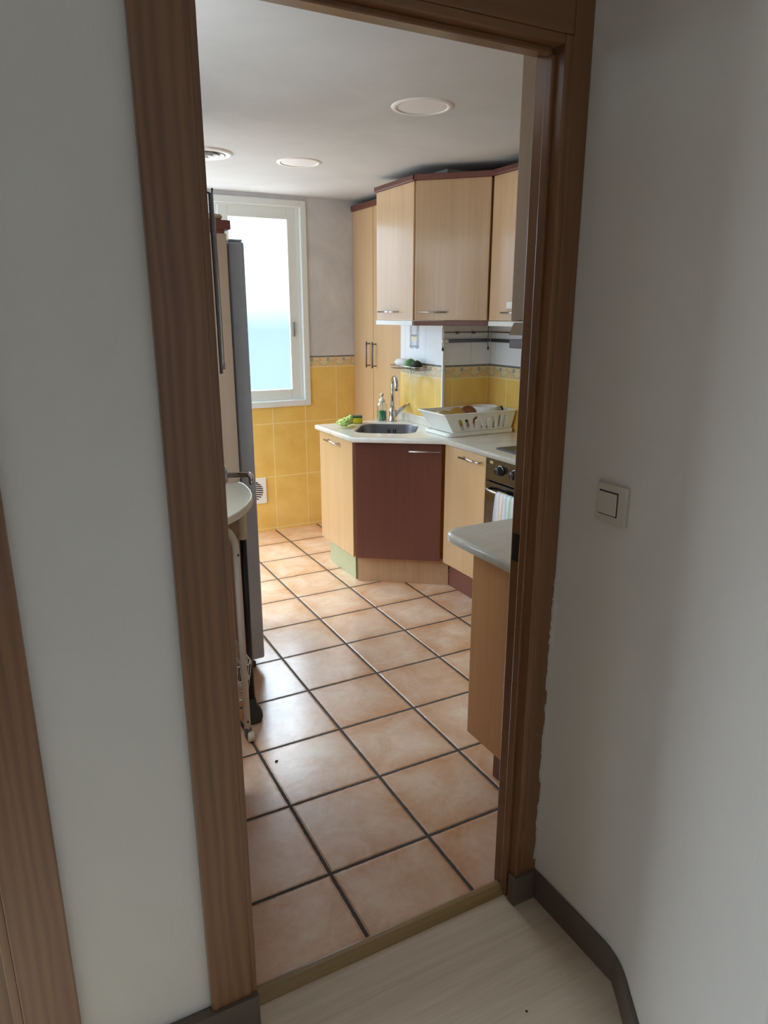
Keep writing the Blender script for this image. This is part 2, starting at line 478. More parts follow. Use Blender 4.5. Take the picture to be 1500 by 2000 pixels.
WX0, WX1, WZ0, WZ1 = .10, 1.272, .955, 2.292
b = B()
b.box(KX0 - .1, WX0, KY1, KY1 + .1, 0, CEIL); b.box(WX1, KX1 + .1, KY1, KY1 + .1, 0, CEIL)
b.box(WX0, WX1, KY1, KY1 + .1, 0, WZ0); b.box(WX0, WX1, KY1, KY1 + .1, WZ1, CEIL)
struct('wall_far', b, 'tiles_far', 'far kitchen wall with window above yellow tiles', 'wall')
struct('wall_right', B().box(KX1, KX1 + .1, KY0, KY1 + .1, 0, CEIL), 'tiles_side', 'right kitchen wall tiled yellow and white', 'wall')
b = B().box(1.65, KX1, 2.04, 2.56, 0, CEIL)
o = struct('wall_column', b, 'tiles_side', 'tiled wall column behind the sink', 'wall')
o.data.materials.append(MAT['tiles_facing_door'])
for f in o.data.polygons:
    if abs(f.normal.y) > .5: f.material_index = 1
# left kitchen wall with openings for two added, unseen windows that light the kitchen
LY0, LY1, LZ0, LZ1 = 1.98, 3.2, .5, 2.16
NY0, NY1, NZ0, NZ1 = -.10, 1.12, 1.05, 2.25
b = B()
b.box(KX0 - .1, KX0, KY0 + .001, NY0, 0, CEIL); b.box(KX0 - .1, KX0, NY1, LY0, 0, CEIL); b.box(KX0 - .1, KX0, LY1, KY1 + .1, 0, CEIL)
b.box(KX0 - .1, KX0, LY0, LY1, 0, LZ0); b.box(KX0 - .1, KX0, LY0, LY1, LZ1, CEIL)
b.box(KX0 - .1, KX0, NY0, NY1, 0, NZ0); b.box(KX0 - .1, KX0, NY0, NY1, NZ1, CEIL)
struct('wall_left', b, 'plaster_kitchen')
# wall with the doorway
DX0, DX1, DZ = -.345, .437, 2.12
b = B()
E2 = -.80
b.box(E2, DX0, HY, KY0, 0, CEIL); b.box(DX1, KX1 + .1, HY, KY0, 0, CEIL); b.box(DX0, DX1, HY, KY0, DZ, CEIL)
b.box(-1.56, E2, HY, KY0, 2.12, CEIL); b.box(-2.7, -1.56, HY, KY0, 0, CEIL)
struct('wall_doorway', b, 'plaster_hall', 'white hall wall left of the kitchen doorway', 'wall')
# hall side walls
def bez(p0, p1, p2, n=14):
    return [((1 - t) ** 2 * p0[0] + 2 * t * (1 - t) * p1[0] + t * t * p2[0], (1 - t) ** 2 * p0[1] + 2 * t * (1 - t) * p1[1] + t * t * p2[1]) for t in [i / n for i in range(n + 1)]]
bend = bez((.48, -.585), (.48, -.648), (.4467, -.7015), 28)
pts = [(.48, HY)] + bend + [(.16, -1.16), (.16, -3.0), (.7, -3.0), (.7, HY)]
o = struct('wall_hall_right', B().prism(pts, 0, CEIL), 'plaster_hall', 'hall wall right of the doorway with rounded inward bend', 'wall')
HW = (-.72, -.26, 1.4, 2.05)
b = B()
b.box(-2.7, HW[0], -3.1, -3.0, 0, CEIL); b.box(HW[1], .7, -3.1, -3.0, 0, CEIL)
b.box(HW[0], HW[1], -3.1, -3.0, 0, HW[2]); b.box(HW[0], HW[1], -3.1, -3.0, HW[3], CEIL)
struct('wall_hall_back', b, 'plaster_cool_bounce')
struct('wall_hall_left', B().box(-2.7, -2.6, -3.0, HY, 0, CEIL), 'plaster_cool_bounce')

# baseboards in the hall
b = B()
b.box(-.68, -.323, -.343, HY, 0, .087, .002)
struct('baseboard_left', b, 'baseboard_wood', 'grey brown baseboard under the left door casing', 'baseboard')
b = B()
b.box(.400, .4695, -.345, HY, 0, .087, .002)
b.box(.4700, .48, -.640, -.315, 0, .087, .002)
pts = [(.4760, -.6385), (.4700, -.6395), (.4495, -.6760), (.148, -1.158), (.156, -1.163), (.4575, -.6810)]
b.prism(pts, 0, .087)
struct('baseboard_right', b, 'baseboard_wood', 'grey brown baseboard along the right hall wall', 'baseboard')

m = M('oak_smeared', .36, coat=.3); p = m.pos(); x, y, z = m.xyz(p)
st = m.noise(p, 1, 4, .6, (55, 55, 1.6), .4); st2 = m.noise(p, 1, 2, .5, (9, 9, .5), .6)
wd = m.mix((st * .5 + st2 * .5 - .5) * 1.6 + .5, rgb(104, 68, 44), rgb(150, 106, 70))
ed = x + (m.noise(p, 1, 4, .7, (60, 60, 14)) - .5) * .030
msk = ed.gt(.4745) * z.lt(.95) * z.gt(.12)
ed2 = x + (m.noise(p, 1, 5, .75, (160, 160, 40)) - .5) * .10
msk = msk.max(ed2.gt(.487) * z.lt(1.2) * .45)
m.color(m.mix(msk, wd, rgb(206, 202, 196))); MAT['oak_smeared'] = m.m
# kitchen door frame (casings, jambs, stops)
fr = bpy.data.objects.new('trim_1', None); COL.objects.link(fr); fr.location = (0.04, -.29, 0)
fr['kind'] = 'structure'; fr['label'] = 'brown oak door frame around the kitchen doorway'; fr['category'] = 'door frame'
obj('casing', B().box(-.428, -.336, -.333, HY, .087, 2.2, .0025), 'oak', fr)
obj('casing', B().box(.431, .4795, -.333, HY, .087, 2.2, .0025), 'oak_smeared', fr)
obj('casing', B().box(-.3355, .4305, -.332, HY, 2.112, 2.2, .0025), 'oak_flat', fr)
obj('jamb', B().box(-.345, -.323, -.328, KY0 - .002, 0, 2.112, .003), 'oak', fr)
b = B().box(.412, .437, -.331, KY0 - .002, 0, 2.112, .003); b.box(.402, .4125, -.304, -.281, 0, 2.084, .003)
obj('jamb', b, 'oak', fr)
b = B().box(-.3225, .4115, -.330, KY0 - .002, 2.095, 2.1118, .002); b.box(-.322, .4015, -.304, -.281, 2.083, 2.0955, .003)
obj('head_jamb', b, 'oak_flat', fr)
b = B().box(.4085, .4125, -.272, -.247, .985, 1.055, .001)
sp = obj('strike_plate', b, 'gap_dark', fr, 'dark latch plate with bolt hole')
# threshold strip
pts = [(-.297, 0), (-.296, .004), (-.287, .0095), (-.27, .0125), (-.258, .012), (-.249, .006), (-.248, 0)]
b = B()
ring = []
vs0 = [b.bm.verts.new((-.3225, p[0], p[1])) for p in pts]; vs1 = [b.bm.verts.new((.4115, p[0], p[1])) for p in pts]
fs = [b.bm.faces.new(vs0[::-1]), b.bm.faces.new(vs1)]
for i in range(len(pts)): fs.append(b.bm.faces.new((vs0[i], vs0[(i + 1) % len(pts)], vs1[(i + 1) % len(pts)], vs1[i])))
bmesh.ops.recalc_face_normals(b.bm, faces=fs)
struct('trim_2', b, 'strip_wood', 'wooden threshold strip between tiles and laminate', 'threshold strip')
# white edge strip of the column corner
struct('trim_3', B().box(1.642, 1.658, 2.032, 2.048, .93, 1.6, .003), 'white_plastic', 'white edge strip on the tiled column corner', 'edge strip')

# second hall door, only its casing and a sliver of leaf in view
d2 = bpy.data.objects.new('door_2', None); COL.objects.link(d2); d2.location = (-1.15, -.3, 0); d2['kind'] = 'structure'
d2['label'] = 'brown oak door with casing at the left edge of the hall wall'; d2['category'] = 'door'
obj('casing', B().box(-.782, -.685, -.335, HY, 0, 2.2, .003), 'oak', d2)
obj('jamb', B().box(-.80, -.781, -.325, KY0, 0, 2.11, .003), 'oak', d2)
obj('casing', B().box(-1.66, -1.56, -.335, HY, 0, 2.2, .003), 'oak', d2)
obj('casing', B().box(-1.56, -.782, -.335, HY, 2.105, 2.2, .003), 'oak_flat', d2)
b = B(); b.box(-1.56, -1.49, -.30, -.262, .004, 2.105, .002); b.box(-.87, -.80, -.30, -.262, .004, 2.105, .002)
b.box(-1.49, -.87, -.30, -.262, .004, .30, .002); b.box(-1.49, -.87, -.30, -.262, 2.02, 2.105, .002)
lf = obj('leaf', b, 'oak', d2)
obj('pane', B().box(-1.495, -.865, -.284, -.279, .295, 2.025), 'frosted_pane', lf)  # unseen glazing added to the leaf, lights the hall wall bend

# kitchen door leaf, opened inwards
hinge = Vector((-.3195, -.243, 0)); dv = Vector((-.124 + .3195, .44 + .243, 0)).normalized(); nv = Vector((dv.y, -dv.x, 0))
XF = Matrix(((dv.x, nv.x, 0, hinge.x), (dv.y, nv.y, 0, hinge.y), (0, 0, 1, 0), (0, 0, 0, 1)))
dr = obj('door_1', B(XF).box(0.004, .733, -.035, 0, .012, 2.085, .002), 'oak'); dr['kind'] = 'structure'
dr['label'] = 'brown kitchen door opened inwards behind the left casing'; dr['category'] = 'door'
b = B(XF)
b.lathe([(.025, 0), (.025, .008), (.022, .011), (.012, .0115)], (.683, 0, 1.125), 24, 'Y')
b.tube([(.683, .010, 1.125), (.683, .066, 1.125), (.679, .0725, 1.1245), (.668, .0765, 1.1225), (.650, .077, 1.117), (.636, .0765, 1.107)], [.0085, .0085, .009, .009, .0085, .006], 14)
h = obj('handle', b, 'chrome', dr, 'chrome lever handle')
# dark cloth strip with cord hung on the door edge
ap = thing('hanging_cloth', 'dark strip of cloth with pale cord hanging at edge of the open door', 'cloth', (XF @ Vector((.715, .006, 1.38))))
b = B(XF)
path = []
NS = 14
rows = []
for i in range(NS + 1):
    z = 1.885 - i * (.47 / NS); w = .010 + .004 * math.sin(i * .5); th = .0068 - .002 * i / NS
    rows.append([b.bm.verts.new(XF @ Vector((.715 + w * math.cos(a) * 1.2, .011 + th * math.sin(a), z))) for a in [2 * PI * k / 10 for k in range(10)]])
fs = []
for A, C in zip(rows, rows[1:]):
    for k in range(10): fs.append(b.bm.faces.new((A[k], A[(k + 1) % 10], C[(k + 1) % 10], C[k])))
fs += [b.bm.faces.new(rows[0]), b.bm.faces.new(rows[-1][::-1])]
bmesh.ops.recalc_face_normals(b.bm, faces=fs); b.xf = None
cl = obj('fabric', b, 'cloth_dark', ap, smooth=True)
b = B(XF); b.tube([(.722, .018, 1.83), (.724, .019, 1.7), (.725, .0195, 1.55), (.725, .0195, 1.44)], .0018, 8); b.lathe([(.002, 0), (.0042, .006), (.004, .012), (.0015, .018)], (.725, .0195, 1.425), 10)
obj('cord', b, 'cord_pale', ap, 'pale cord with a bead end')
b = B(XF); b.tube([(.715, 0, 1.89), (.715, .014, 1.885), (.715, .016, 1.90)], .003, 8)
obj('hook', b, 'gunmetal', ap)

# window_1: white aluminium sliding window with frosted panes
w1 = bpy.data.objects.new('window_1', None); COL.objects.link(w1); w1.location = (.7, KY1, WZ0); w1['kind'] = 'structure'
w1['label'] = 'white framed sliding window with frosted panes in the far wall'; w1['category'] = 'window'
def ringbox(b, x0, x1, z0, z1, w, y0, y1, bev=.002):
    b.box(x0, x0 + w, y0, y1, z0, z1, bev); b.box(x1 - w, x1, y0, y1, z0, z1, bev)
    b.box(x0 + w, x1 - w, y0, y1, z0, z0 + w, bev); b.box(x0 + w, x1 - w, y0, y1, z1 - w, z1, bev); return b
b = B(); ringbox(b, .062, 1.312, .925, 2.322, .045, KY1 - .012, KY1 + .03, .004)
obj('surround', b, 'white_alu', w1)
b = B(); ringbox(b, WX0, WX1, WZ0, WZ1, .028, KY1 + .012, KY1 + .06)
obj('frame', b, 'white_alu', w1)
b = B(); ringbox(b, .700, WX1 - .026, WZ0 + .026, WZ1 - .026, .068, KY1 + .014, KY1 + .034, .003)
sash = obj('sash', b, 'white_alu', w1)
obj('pane', B().box(.765, WX1 - .092, KY1 + .022, KY1 + .026, WZ0 + .092, WZ1 - .092), 'frosted_pane', sash)
b = B().box(1.196, 1.212, KY1 + .004, KY1 + .014, 1.42, 1.52, .003); obj('latch', b, 'steel', sash)
b = B(); ringbox(b, WX0 + .026, .768, WZ0 + .026, WZ1 - .026, .068, KY1 + .036, KY1 + .056, .003)
sash2 = obj('sash', b, 'white_alu', w1)
obj('pane', B().box(WX0 + .092, .702, KY1 + .044, KY1 + .048, WZ0 + .092, WZ1 - .092), 'frosted_pane', sash2)
# fill_window_2 (added to light the cabinet fronts, unseen) and fill_window_3 (added hall fill, unseen)
w2 = bpy.data.objects.new('fill_window_2', None); COL.objects.link(w2); w2.location = (KX0, 2.6, LZ0); w2['kind'] = 'structure'
b = B(); 
for (a0, a1, c0, c1) in ((LY0, LY0 + .05, LZ0, LZ1), (LY1 - .05, LY1, LZ0, LZ1), (LY0 + .05, LY1 - .05, LZ0, LZ0 + .05), (LY0 + .05, LY1 - .05, LZ1 - .05, LZ1)): b.box(KX0 - .07, KX0 - .03, a0, a1, c0, c1, .003)
obj('frame', b, 'white_alu', w2)
obj('pane', B().box(KX0 - .052, KX0 - .048, LY0 + .04, LY1 - .04, LZ0 + .04, LZ1 - .04), 'frosted_pane', w2)
w4 = bpy.data.objects.new('fill_window_4', None); COL.objects.link(w4); w4.location = (KX0, .5, NZ0); w4['kind'] = 'structure'  # added out of view as fill light for the near kitchen
b = B()
for (a0, a1, c0, c1) in ((NY0, NY0 + .05, NZ0, NZ1), (NY1 - .05, NY1, NZ0, NZ1), (NY0 + .05, NY1 - .05, NZ0, NZ0 + .05), (NY0 + .05, NY1 - .05, NZ1 - .05, NZ1)): b.box(KX0 - .07, KX0 - .03, a0, a1, c0, c1, .003)
obj('frame', b, 'white_alu', w4)
obj('pane', B().box(KX0 - .052, KX0 - .048, NY0 + .04, NY1 - .04, NZ0 + .04, NZ1 - .04), 'frosted_pane', w4)
w3 = bpy.data.objects.new('fill_window_3', None); COL.objects.link(w3); w3.location = (-1.65, -3.0, HW[2]); w3['kind'] = 'structure'  # small window added behind the camera to light the hall
b = B(); ringbox(b, HW[0], HW[1], HW[2], HW[3], .05, -3.07, -3.03)
obj('frame', b, 'white_alu', w3)
obj('pane', B().box(HW[0] + .04, HW[1] - .04, -3.052, -3.048, HW[2] + .04, HW[3] - .04), 'frosted_pane', w3)

# ------------------------------------------------------------------ CEILING FIXTURES
def downlight(cx, cy, r, label):
    t = thing('ceiling_light', label, 'ceiling light', (cx, cy, CEIL), 'round recessed ceiling lights')
    obj('rim', B().lathe([(r * .80, -.001), (r * .80, -.004), (r * .86, -.006), (r * .97, -.004), (r, 0.0)], (cx, cy, CEIL), 48, open_=True), 'lamp_white', t)
    obj('diffuser', B().lathe([(.001, -.0030), (r * .6, -.0028), (r * .80, -.0022)], (cx, cy, CEIL), 48, open_=True), 'lamp_white', t)
downlight(.901, 1.055, .122, 'larger looking round ceiling light nearest the kitchen doorway')
downlight(.860, 2.262, .120, 'round ceiling light beyond, between the air vent and wall cabinets')
t = thing('ceiling_vent', 'round white ceiling air vent with concentric rings beside the window', 'vent', (.35, 2.265, CEIL))
obj('outer_ring', B().lathe([(.112, -.002), (.112, -.010), (.125, -.013), (.142, -.008), (.148, 0)], (.35, 2.265, CEIL), 48, open_=True), 'lamp_white', t)
for i, (ra, rb) in enumerate(((.086, .104), (.058, .078), (.032, .050))):
    obj('cone_ring', B().lathe([(ra, -.002), (ra + .002, -.003), (rb, -.012 - .004 * i), (rb + .004, -.013 - .004 * i), (rb + .001, -.010 - .004 * i), (ra, -.001)], (.35, 2.265, CEIL), 40, open_=True), 'lamp_white', t)
obj('core', B().lathe([(.004, -.026), (.022, -.025), (.026, -.018), (.01, -.002)], (.35, 2.265, CEIL), 32), 'lamp_white', t)
obj('throat', B().lathe([(.001, -.0012), (.112, -.0012)], (.35, 2.265, CEIL), 40, open_=True), 'grille_dark', t)

# ------------------------------------------------------------------ WALL FITTINGS
t = thing('light_switch', 'white square light switch on the hall wall right of the doorway', 'light switch', (.48, -.4985, 1.18))
obj('plate', B().box(.4695, .4798, -.542, -.455, 1.138, 1.224, .003), 'switch_white', t)
obj('gap_seam', B().box(.4685, .4697, -.5195, -.4645, 1.1545, 1.2085, .0006), 'gap_dark', t)
obj('rocker', B().box(.4655, .4697, -.5172, -.4668, 1.1570, 1.2060, .0012), 'switch_white', t)

gx, gz = .842, .318
t = thing('vent_grille', 'white square wall vent with round dark slots low on yellow tiles', 'vent', (gx, KY1, gz))
obj('plate', B().box(gx - .098, gx + .098, KY1 - .009, KY1 - .0003, gz - .096, gz + .096, .003), 'white_plastic', t)
b = B()
for i in range(-4, 5):
    zc = i * .0155; hw = math.sqrt(max(0, .070 ** 2 - zc ** 2))
    if hw > .012:
        P = [(gx - hw + 2 * hw * k / 8, KY1 - .0092, gz + zc + .010 * (1 - (2 * k / 8 - 1) ** 2)) for k in range(9)]
        b.tube(P, .0042, 6)
obj('slots', b, 'grille_dark', t)

# decorated tile on the column
b = B()
me = plate([(-.056, -.075), (-.028, -.083), (0, -.074), (.028, -.083), (.056, -.075), (.056, .085), (-.056, .085)], [], .002)
tmpb = B().mesh(me); bmesh.ops.transform(tmpb.bm, matrix=Matrix(((0, 0, -1, 1.6488), (-1, 0, 0, 2.385), (0, 1, 0, 1.445), (0, 0, 0, 1))), verts=tmpb.bm.verts[:])
o = obj('tile_picture', tmpb, 'tile_motif', loc=(1.6488, 2.385, 1.445)); tag(o, 'grey and yellow painted motif on white tile under the wall cabinets', 'tile picture')

# ------------------------------------------------------------------ CABINETS
dA = Vector((1.06, 2.053, 0)); dD = Vector((.819, -.573, 0)).normalized(); dN = Vector((dD.y, -dD.x, 0))   # dN points to the room
if dN.x > 0: dN = -dN
# frame: local x along the door, local y INTO the cabinet
XD = Matrix(((dD.x, -dN.x, 0, dA.x), (dD.y, -dN.y, 0, dA.y), (0, 0, 1, 0), (0, 0, 0, 1)))
DW = .519
def cornered(x0, x1, y0, y1, *a): pass

# 1 end cabinet left of the sink
t = thing('base_cabinet', 'pale beech base cabinet with green plinth at window end of sink counter', 'cabinet', (1.3, 2.3, 0))
obj('body', B().prism([(1.0805, 2.556), (1.0805, 2.10), (1.24, 2.25), (1.34, 2.556)], .16, .74), 'beech', t)
dr_ = obj('door', B().box(1.06, 1.08, 2.071, 2.556, .163, .864, .003), 'beech', t)
obj('handle', bar_handle(B(), (1.06, 2.235, .828), (1.06, 2.42, .828), (-.028, 0, 0)), 'chrome', dr_, 'chrome bar handle')
obj('plinth', B().box(1.095, 1.11, 2.115, 2.50, .001, .16), 'plinth_green', t, 'pale green plinth')
# 2 corner sink cabinet
t = thing('corner_cabinet', 'dark cherry fronted corner cabinet under the sink', 'cabinet', (1.27, 1.95, 0))
b = B(XD); b.box(.03, DW - .03, .0205, .10, .16, .74)
obj('body', b, 'beech', t)
dr_ = obj('door', B(XD).box(.008, DW - .008, 0, .02, .163, .864, .003), 'cherry', t, 'dark cherry door')
obj('handle', bar_handle(B(XD), (.322, 0, .824), (.502, 0, .824), (0, -.028, 0)), 'brushed', dr_)
obj('plinth', B(XD).box(.012, .560, .045, .06, .001, .16), 'panel_wood', t, 'light wood plinth')
bP = dA + dD * DW
OX = 1.487
# 3 cabinet between sink and oven
t = thing('base_cabinet', 'pale beech base cabinet with dark plinth between sink cabinet and oven', 'cabinet', (1.7, 1.55, 0))
obj('body', B().box(OX + .0205, 1.985, 1.352, 1.70, .16, .866), 'beech', t)
dr_ = obj('door', B().box(OX, OX + .02, 1.352, 1.742, .163, .864, .003), 'beech', t)
obj('handle', bar_handle(B(), (OX, 1.375, .828), (OX, 1.565, .828), (-.028, 0, 0)), 'chrome', dr_, 'chrome bar handle')
obj('plinth', B().box(1.547, 1.562, 1.352, 1.76, .001, .16), 'cherry', t, 'dark cherry plinth')
# 4 oven
t = thing('oven', 'black built-in oven with round knobs and towel on its handle', 'oven', (1.7, 1.045, 0))
obj('housing', B().box(OX + .022, 1.985, .748, 1.346, .16, .866), 'oven_black', t)
cp = obj('control_panel', B().box(OX + .002, OX + .022, .748, 1.346, .748, .864, .003), 'oven_black', t)
for ky in (1.222, 1.105, .99, .88):
    k = obj('knob', B().lathe([(.027, 0), (.027, -.006), (.021, -.010), (.0195, -.030), (.017, -.033)], (OX + .003, ky, .815), 24, 'X'), 'black_plastic', cp)
for ky in (1.222, 1.105, .99, .88):
    b = B(); b.tube([(OX - .006, ky + .0255 * math.cos(a), .815 + .0255 * math.sin(a)) for a in [math.radians(30 + 150 * i / 12) for i in range(13)]], .0016, 6)
    obj('knob_ring', b, 'chrome', cp, 'thin chrome arc around the knob')
b = B()
for i, zz in enumerate((.846, .836, .812, .802)): b.lathe([(.0028, .001), (.0028, -.0012)], (OX + .002, 1.163, zz), 10, 'X')
obj('indicator_dots', b, 'led_red', cp)
b = B(); b.box(OX + .0012, OX + .0022, 1.292, 1.318, .838, .852)
obj('maker_plate', b, 'steel', cp)
od = obj('oven_door', B().box(OX, OX + .022, .748, 1.346, .165, .742, .003), 'oven_glass', t)
obj('trim_line', B().box(OX - .001, OX + .004, .75, 1.344, .728, .740, .0005), 'oven_black', od)
b = B(); ph = [(OX, 1.318, .704), (OX - .018, 1.312, .706), (OX - .030, 1.285, .706)] + [(OX - .034, 1.285 - i * .0475, .706) for i in range(1, 11)] + [(OX - .030, .80, .706), (OX - .018, .778, .706), (OX, .772, .704)]
b.tube(ph, .0075, 10); obj('handle', b, 'steel', od, 'pale metal handle')
obj('plinth', B().box(1.547, 1.562, .748, 1.350, .001, .16), 'cherry', t, 'dark cherry plinth')
# towel on the oven handle
b = B(); NU, NV = 26, 30
g = []
hx, hz = OX - .034, .706
for j in range(NV + 1):
    s_ = j / NV; row = []
    for i in range(NU + 1):
        u = i / NU; y = 1.196 - u * .165
        L0 = .165
        d = s_ * .44 - .15
        wob = .0055 * math.sin(u * 19 + 1) + .003 * math.sin(u * 41)
        if abs(d) < .018:
            a = d / .018 * PI / 2; xx = hx - .0125 * math.sin(a); zz = hz + .0125 * math.cos(a)
        elif d > 0: xx = hx - .0125 - wob * min(1, d * 8) - .004 * min(1, d * 8); zz = hz - (d - .018)
        else: xx = hx + .0125 + .001 * math.sin(u * 15); zz = hz + (d + .018)
        y2 = 1.1135 + (y - 1.1135) * (1 + .18 * max(0, d) * 2)
        row.append(b.bm.verts.new((xx, y2, zz)))
    g.append(row)
for j in range(NV):
    for i in range(NU): b.bm.faces.new((g[j][i], g[j][i + 1], g[j + 1][i + 1], g[j + 1][i])).smooth = True
o = obj('dish_towel', b, 'towel_stripes', loc=(hx, 1.18, hz - .2)); tag(o, 'white dish towel with pastel stripes draped over the oven handle', 'towel')
md = o.modifiers.new('thick', 'SOLIDIFY'); md.thickness = .0022; md.offset = 0

# 5 worktop with sink cutout
H = .90
WO = [(1.035, 2.572), (1.035, 2.036), (1.470, 1.730), (1.465, .75), (1.986, .75), (1.986, 2.030), (1.642, 2.030), (1.642, 2.572)]
def d2w(d, n):   # (along diagonal, along inward normal) to world
    return (dD.x * d + .573 * n, dD.y * d + .819 * n)
sd0, sd1, sn0, sn1 = -.335, .030, 2.425, 2.815
hole = [d2w(*p) for p in rrect(sd0, sd1, sn0, sn1, .095, 8)]
b = B().mesh(plate(WO, [hole], .032, .010, 3)); bmesh.ops.translate(b.bm, vec=(0, 0, H - .016), verts=b.bm.verts[:])
wt = thing('worktop', 'beige marbled worktop around the sink and oven corner', 'worktop', (1.5, 2.0, .868))
obj('slab', b, 'worktop', wt)
b = B().box(1.628, 1.6415, 2.05, 2.55, H, H + .052, .003); obj('upstand', b, 'worktop', wt)
# sink
sk = thing('sink', 'small stainless steel sink set into the corner worktop', 'sink', (*d2w((sd0 + sd1) / 2, (sn0 + sn1) / 2), .76))
b = B(); rings = []
for (ins, z) in ((.0022, H - .005), (.003, H - .010), (.006, H - .03), (.012, H - .11), (.03, H - .145), (.08, H - .152)):
    rings.append([b.bm.verts.new((*d2w(*p), z)) for p in rrect(sd0 + ins, sd1 - ins, sn0 + ins, sn1 - ins, max(.03, .095 - ins * .6), 8)])
fs = []
for A, C in zip(rings, rings[1:]):
    for k in range(len(A)): fs.append(b.bm.faces.new((A[k], A[(k + 1) % len(A)], C[(k + 1) % len(A)], C[k])))
fs.append(b.bm.faces.new(rings[-1]))
bmesh.ops.recalc_face_normals(b.bm, faces=fs)
for f in fs: f.smooth = True
bs = obj('basin', b, 'sink_steel', sk)
md = bs.modifiers.new('thick', 'SOLIDIFY'); md.thickness = .0012; md.offset = 0
b = B()
for k in (-.026, -.013, .010, .023):
    p0 = d2w(-.145 + k, sn1 - .0095); b.tube([(p0[0], p0[1], H - .036), (p0[0], p0[1], H - .06)], .0032, 8)
obj('overflow_slots', b, 'grille_dark', sk)
pc = d2w((sd0 + sd1) / 2, (sn0 + sn1) / 2)
obj('drain', B().lathe([(.04, -.1515), (.034, -.149), (.008, -.150)], (pc[0], pc[1], H), 24), 'chrome', sk)

# tap
tx, ty, H = 1.545, 2.478, .9008
t = thing('kitchen_tap', 'chrome kitchen tap with tall spout behind the sink', 'tap', (tx, ty, H))
obj('tap_body', B().lathe([(.027, 0), (.027, .006), (.022, .012), (.0215, .05), (.0225, .072), (.017, .085), (.006, .09)], (tx, ty, H), 24), 'chrome', t)
sxd = Vector((-.25, -.97, 0)).normalized()   # spout reach direction, over the basin
P = [(tx, ty, H + .07), (tx, ty, H + .20), (tx, ty, H + .235)]
for i in range(1, 9):
    a = PI * i / 8; P.append((tx + sxd.x * .052 * (1 - math.cos(a)) , ty + sxd.y * .052 * (1 - math.cos(a)), H + .235 + .05 * math.sin(a)))
P.append((tx + sxd.x * .104, ty + sxd.y * .104, H + .205))
obj('spout', B().tube(P, [.0125] * (len(P) - 3) + [.0125, .0135, .0145], 14), 'chrome', t)
lv = Vector((.94, -.34, 0)).normalized()
obj('lever', B().tube([(tx + lv.x * .004, ty + lv.y * .004, H + .030), (tx + lv.x * .03, ty + lv.y * .03, H + .055), (tx + lv.x * .075, ty + lv.y * .075, H + .088), (tx + lv.x * .108, ty + lv.y * .108, H + .112)], [.016, .0165, .0115, .0065], 14), 'chrome', t)

# soap dispenser
sx, sy = 1.502, 2.542  # stands on the worktop
t = thing('soap_dispenser', 'clear pump bottle half full of green soap left of the tap', 'soap bottle', (sx, sy, H))
obj('bottle', B().lathe([(.030, 0), (.033, .004), (.033, .098), (.030, .110), (.016, .118), (.016, .128), (.0148, .128), (.0148, .117), (.0285, .108), (.0315, .097), (.0315, .005), (.029, .0025)], (sx, sy, H), 28), 'clear_plastic', t)
obj('liquid', B().lathe([(.028, .003), (.0308, .006), (.0308, .062)], (sx, sy, H), 28), 'green_soap', t, 'green liquid soap')
b = B().lathe([(.019, .119), (.0195, .122), (.0195, .136), (.008, .140), (.0075, .160), (.0115, .163), (.0115, .172), (.006, .176)], (sx, sy, H), 24)
b.tube([(sx, sy, H + .168), (sx - .018, sy - .022, H + .167), (sx - .026, sy - .03, H + .160)], .0052, 10)
pm = obj('pump', b, 'white_plastic', t)
obj('dip_tube', B().tube([(sx, sy, H + .125), (sx, sy, H + .02)], .003, 8), 'white_plastic', pm)

# sponge and cloth
spx, spy = 1.290, 2.515
XS = Matrix.Translation((spx, spy, H)) @ Matrix.Rotation(math.radians(-25), 4, 'Z')
t = thing('sponge', 'yellow sponge with green scouring top behind the lime cloth', 'sponge', (spx, spy, H))
obj('foam', B(XS).box(-.048, .048, -.032, .032, .001, .036, .006, 3), 'foam_yellow', t)
obj('scouring_pad', B(XS).box(-.048, .048, -.032, .032, .0362, .046, .003), 'scour_green', t, 'dark green scouring layer')
b = B(); cx, cy = 1.160, 2.385
H = .905
b.blob((cx - .012, cy - .01, H + .0265), (.042, .040, .021), 1.3, .28, 4, 24)
b.blob((cx + .020, cy + .018, H + .028), (.036, .034, .023), 4.1, .3, 4, 22)
b.blob((cx + .055, cy + .050, H + .030), (.022, .026, .024), 2.2, .35, 3, 26)
b.blob((cx + .075, cy + .072, H + .042), (.012, .016, .015), 6.2, .3, 3, 26)
o = obj('cleaning_cloth', b, 'cloth_lime', loc=(cx, cy, H)); tag(o, 'crumpled lime green cloth with dark dots at the counter corner', 'cloth')

# hob
H = .9004
t = thing('hob', 'dark flat cooking hob in the worktop above the oven', 'hob', (1.74, 1.06, H))
obj('plate', B().box(1.548, 1.94, .79, 1.352, H + .0004, H + .0075, .002), 'hood_grey', t)
for (bx_, by_, br) in ((1.645, 1.21, .075), (1.845, 1.21, .09), (1.645, .93, .09), (1.845, .93, .075)):
    obj('burner', B().lathe([(br, .0070), (br, .0088), (br * .93, .0092), (.004, .0092)], (bx_, by_, H), 32), 'oven_glass', t)

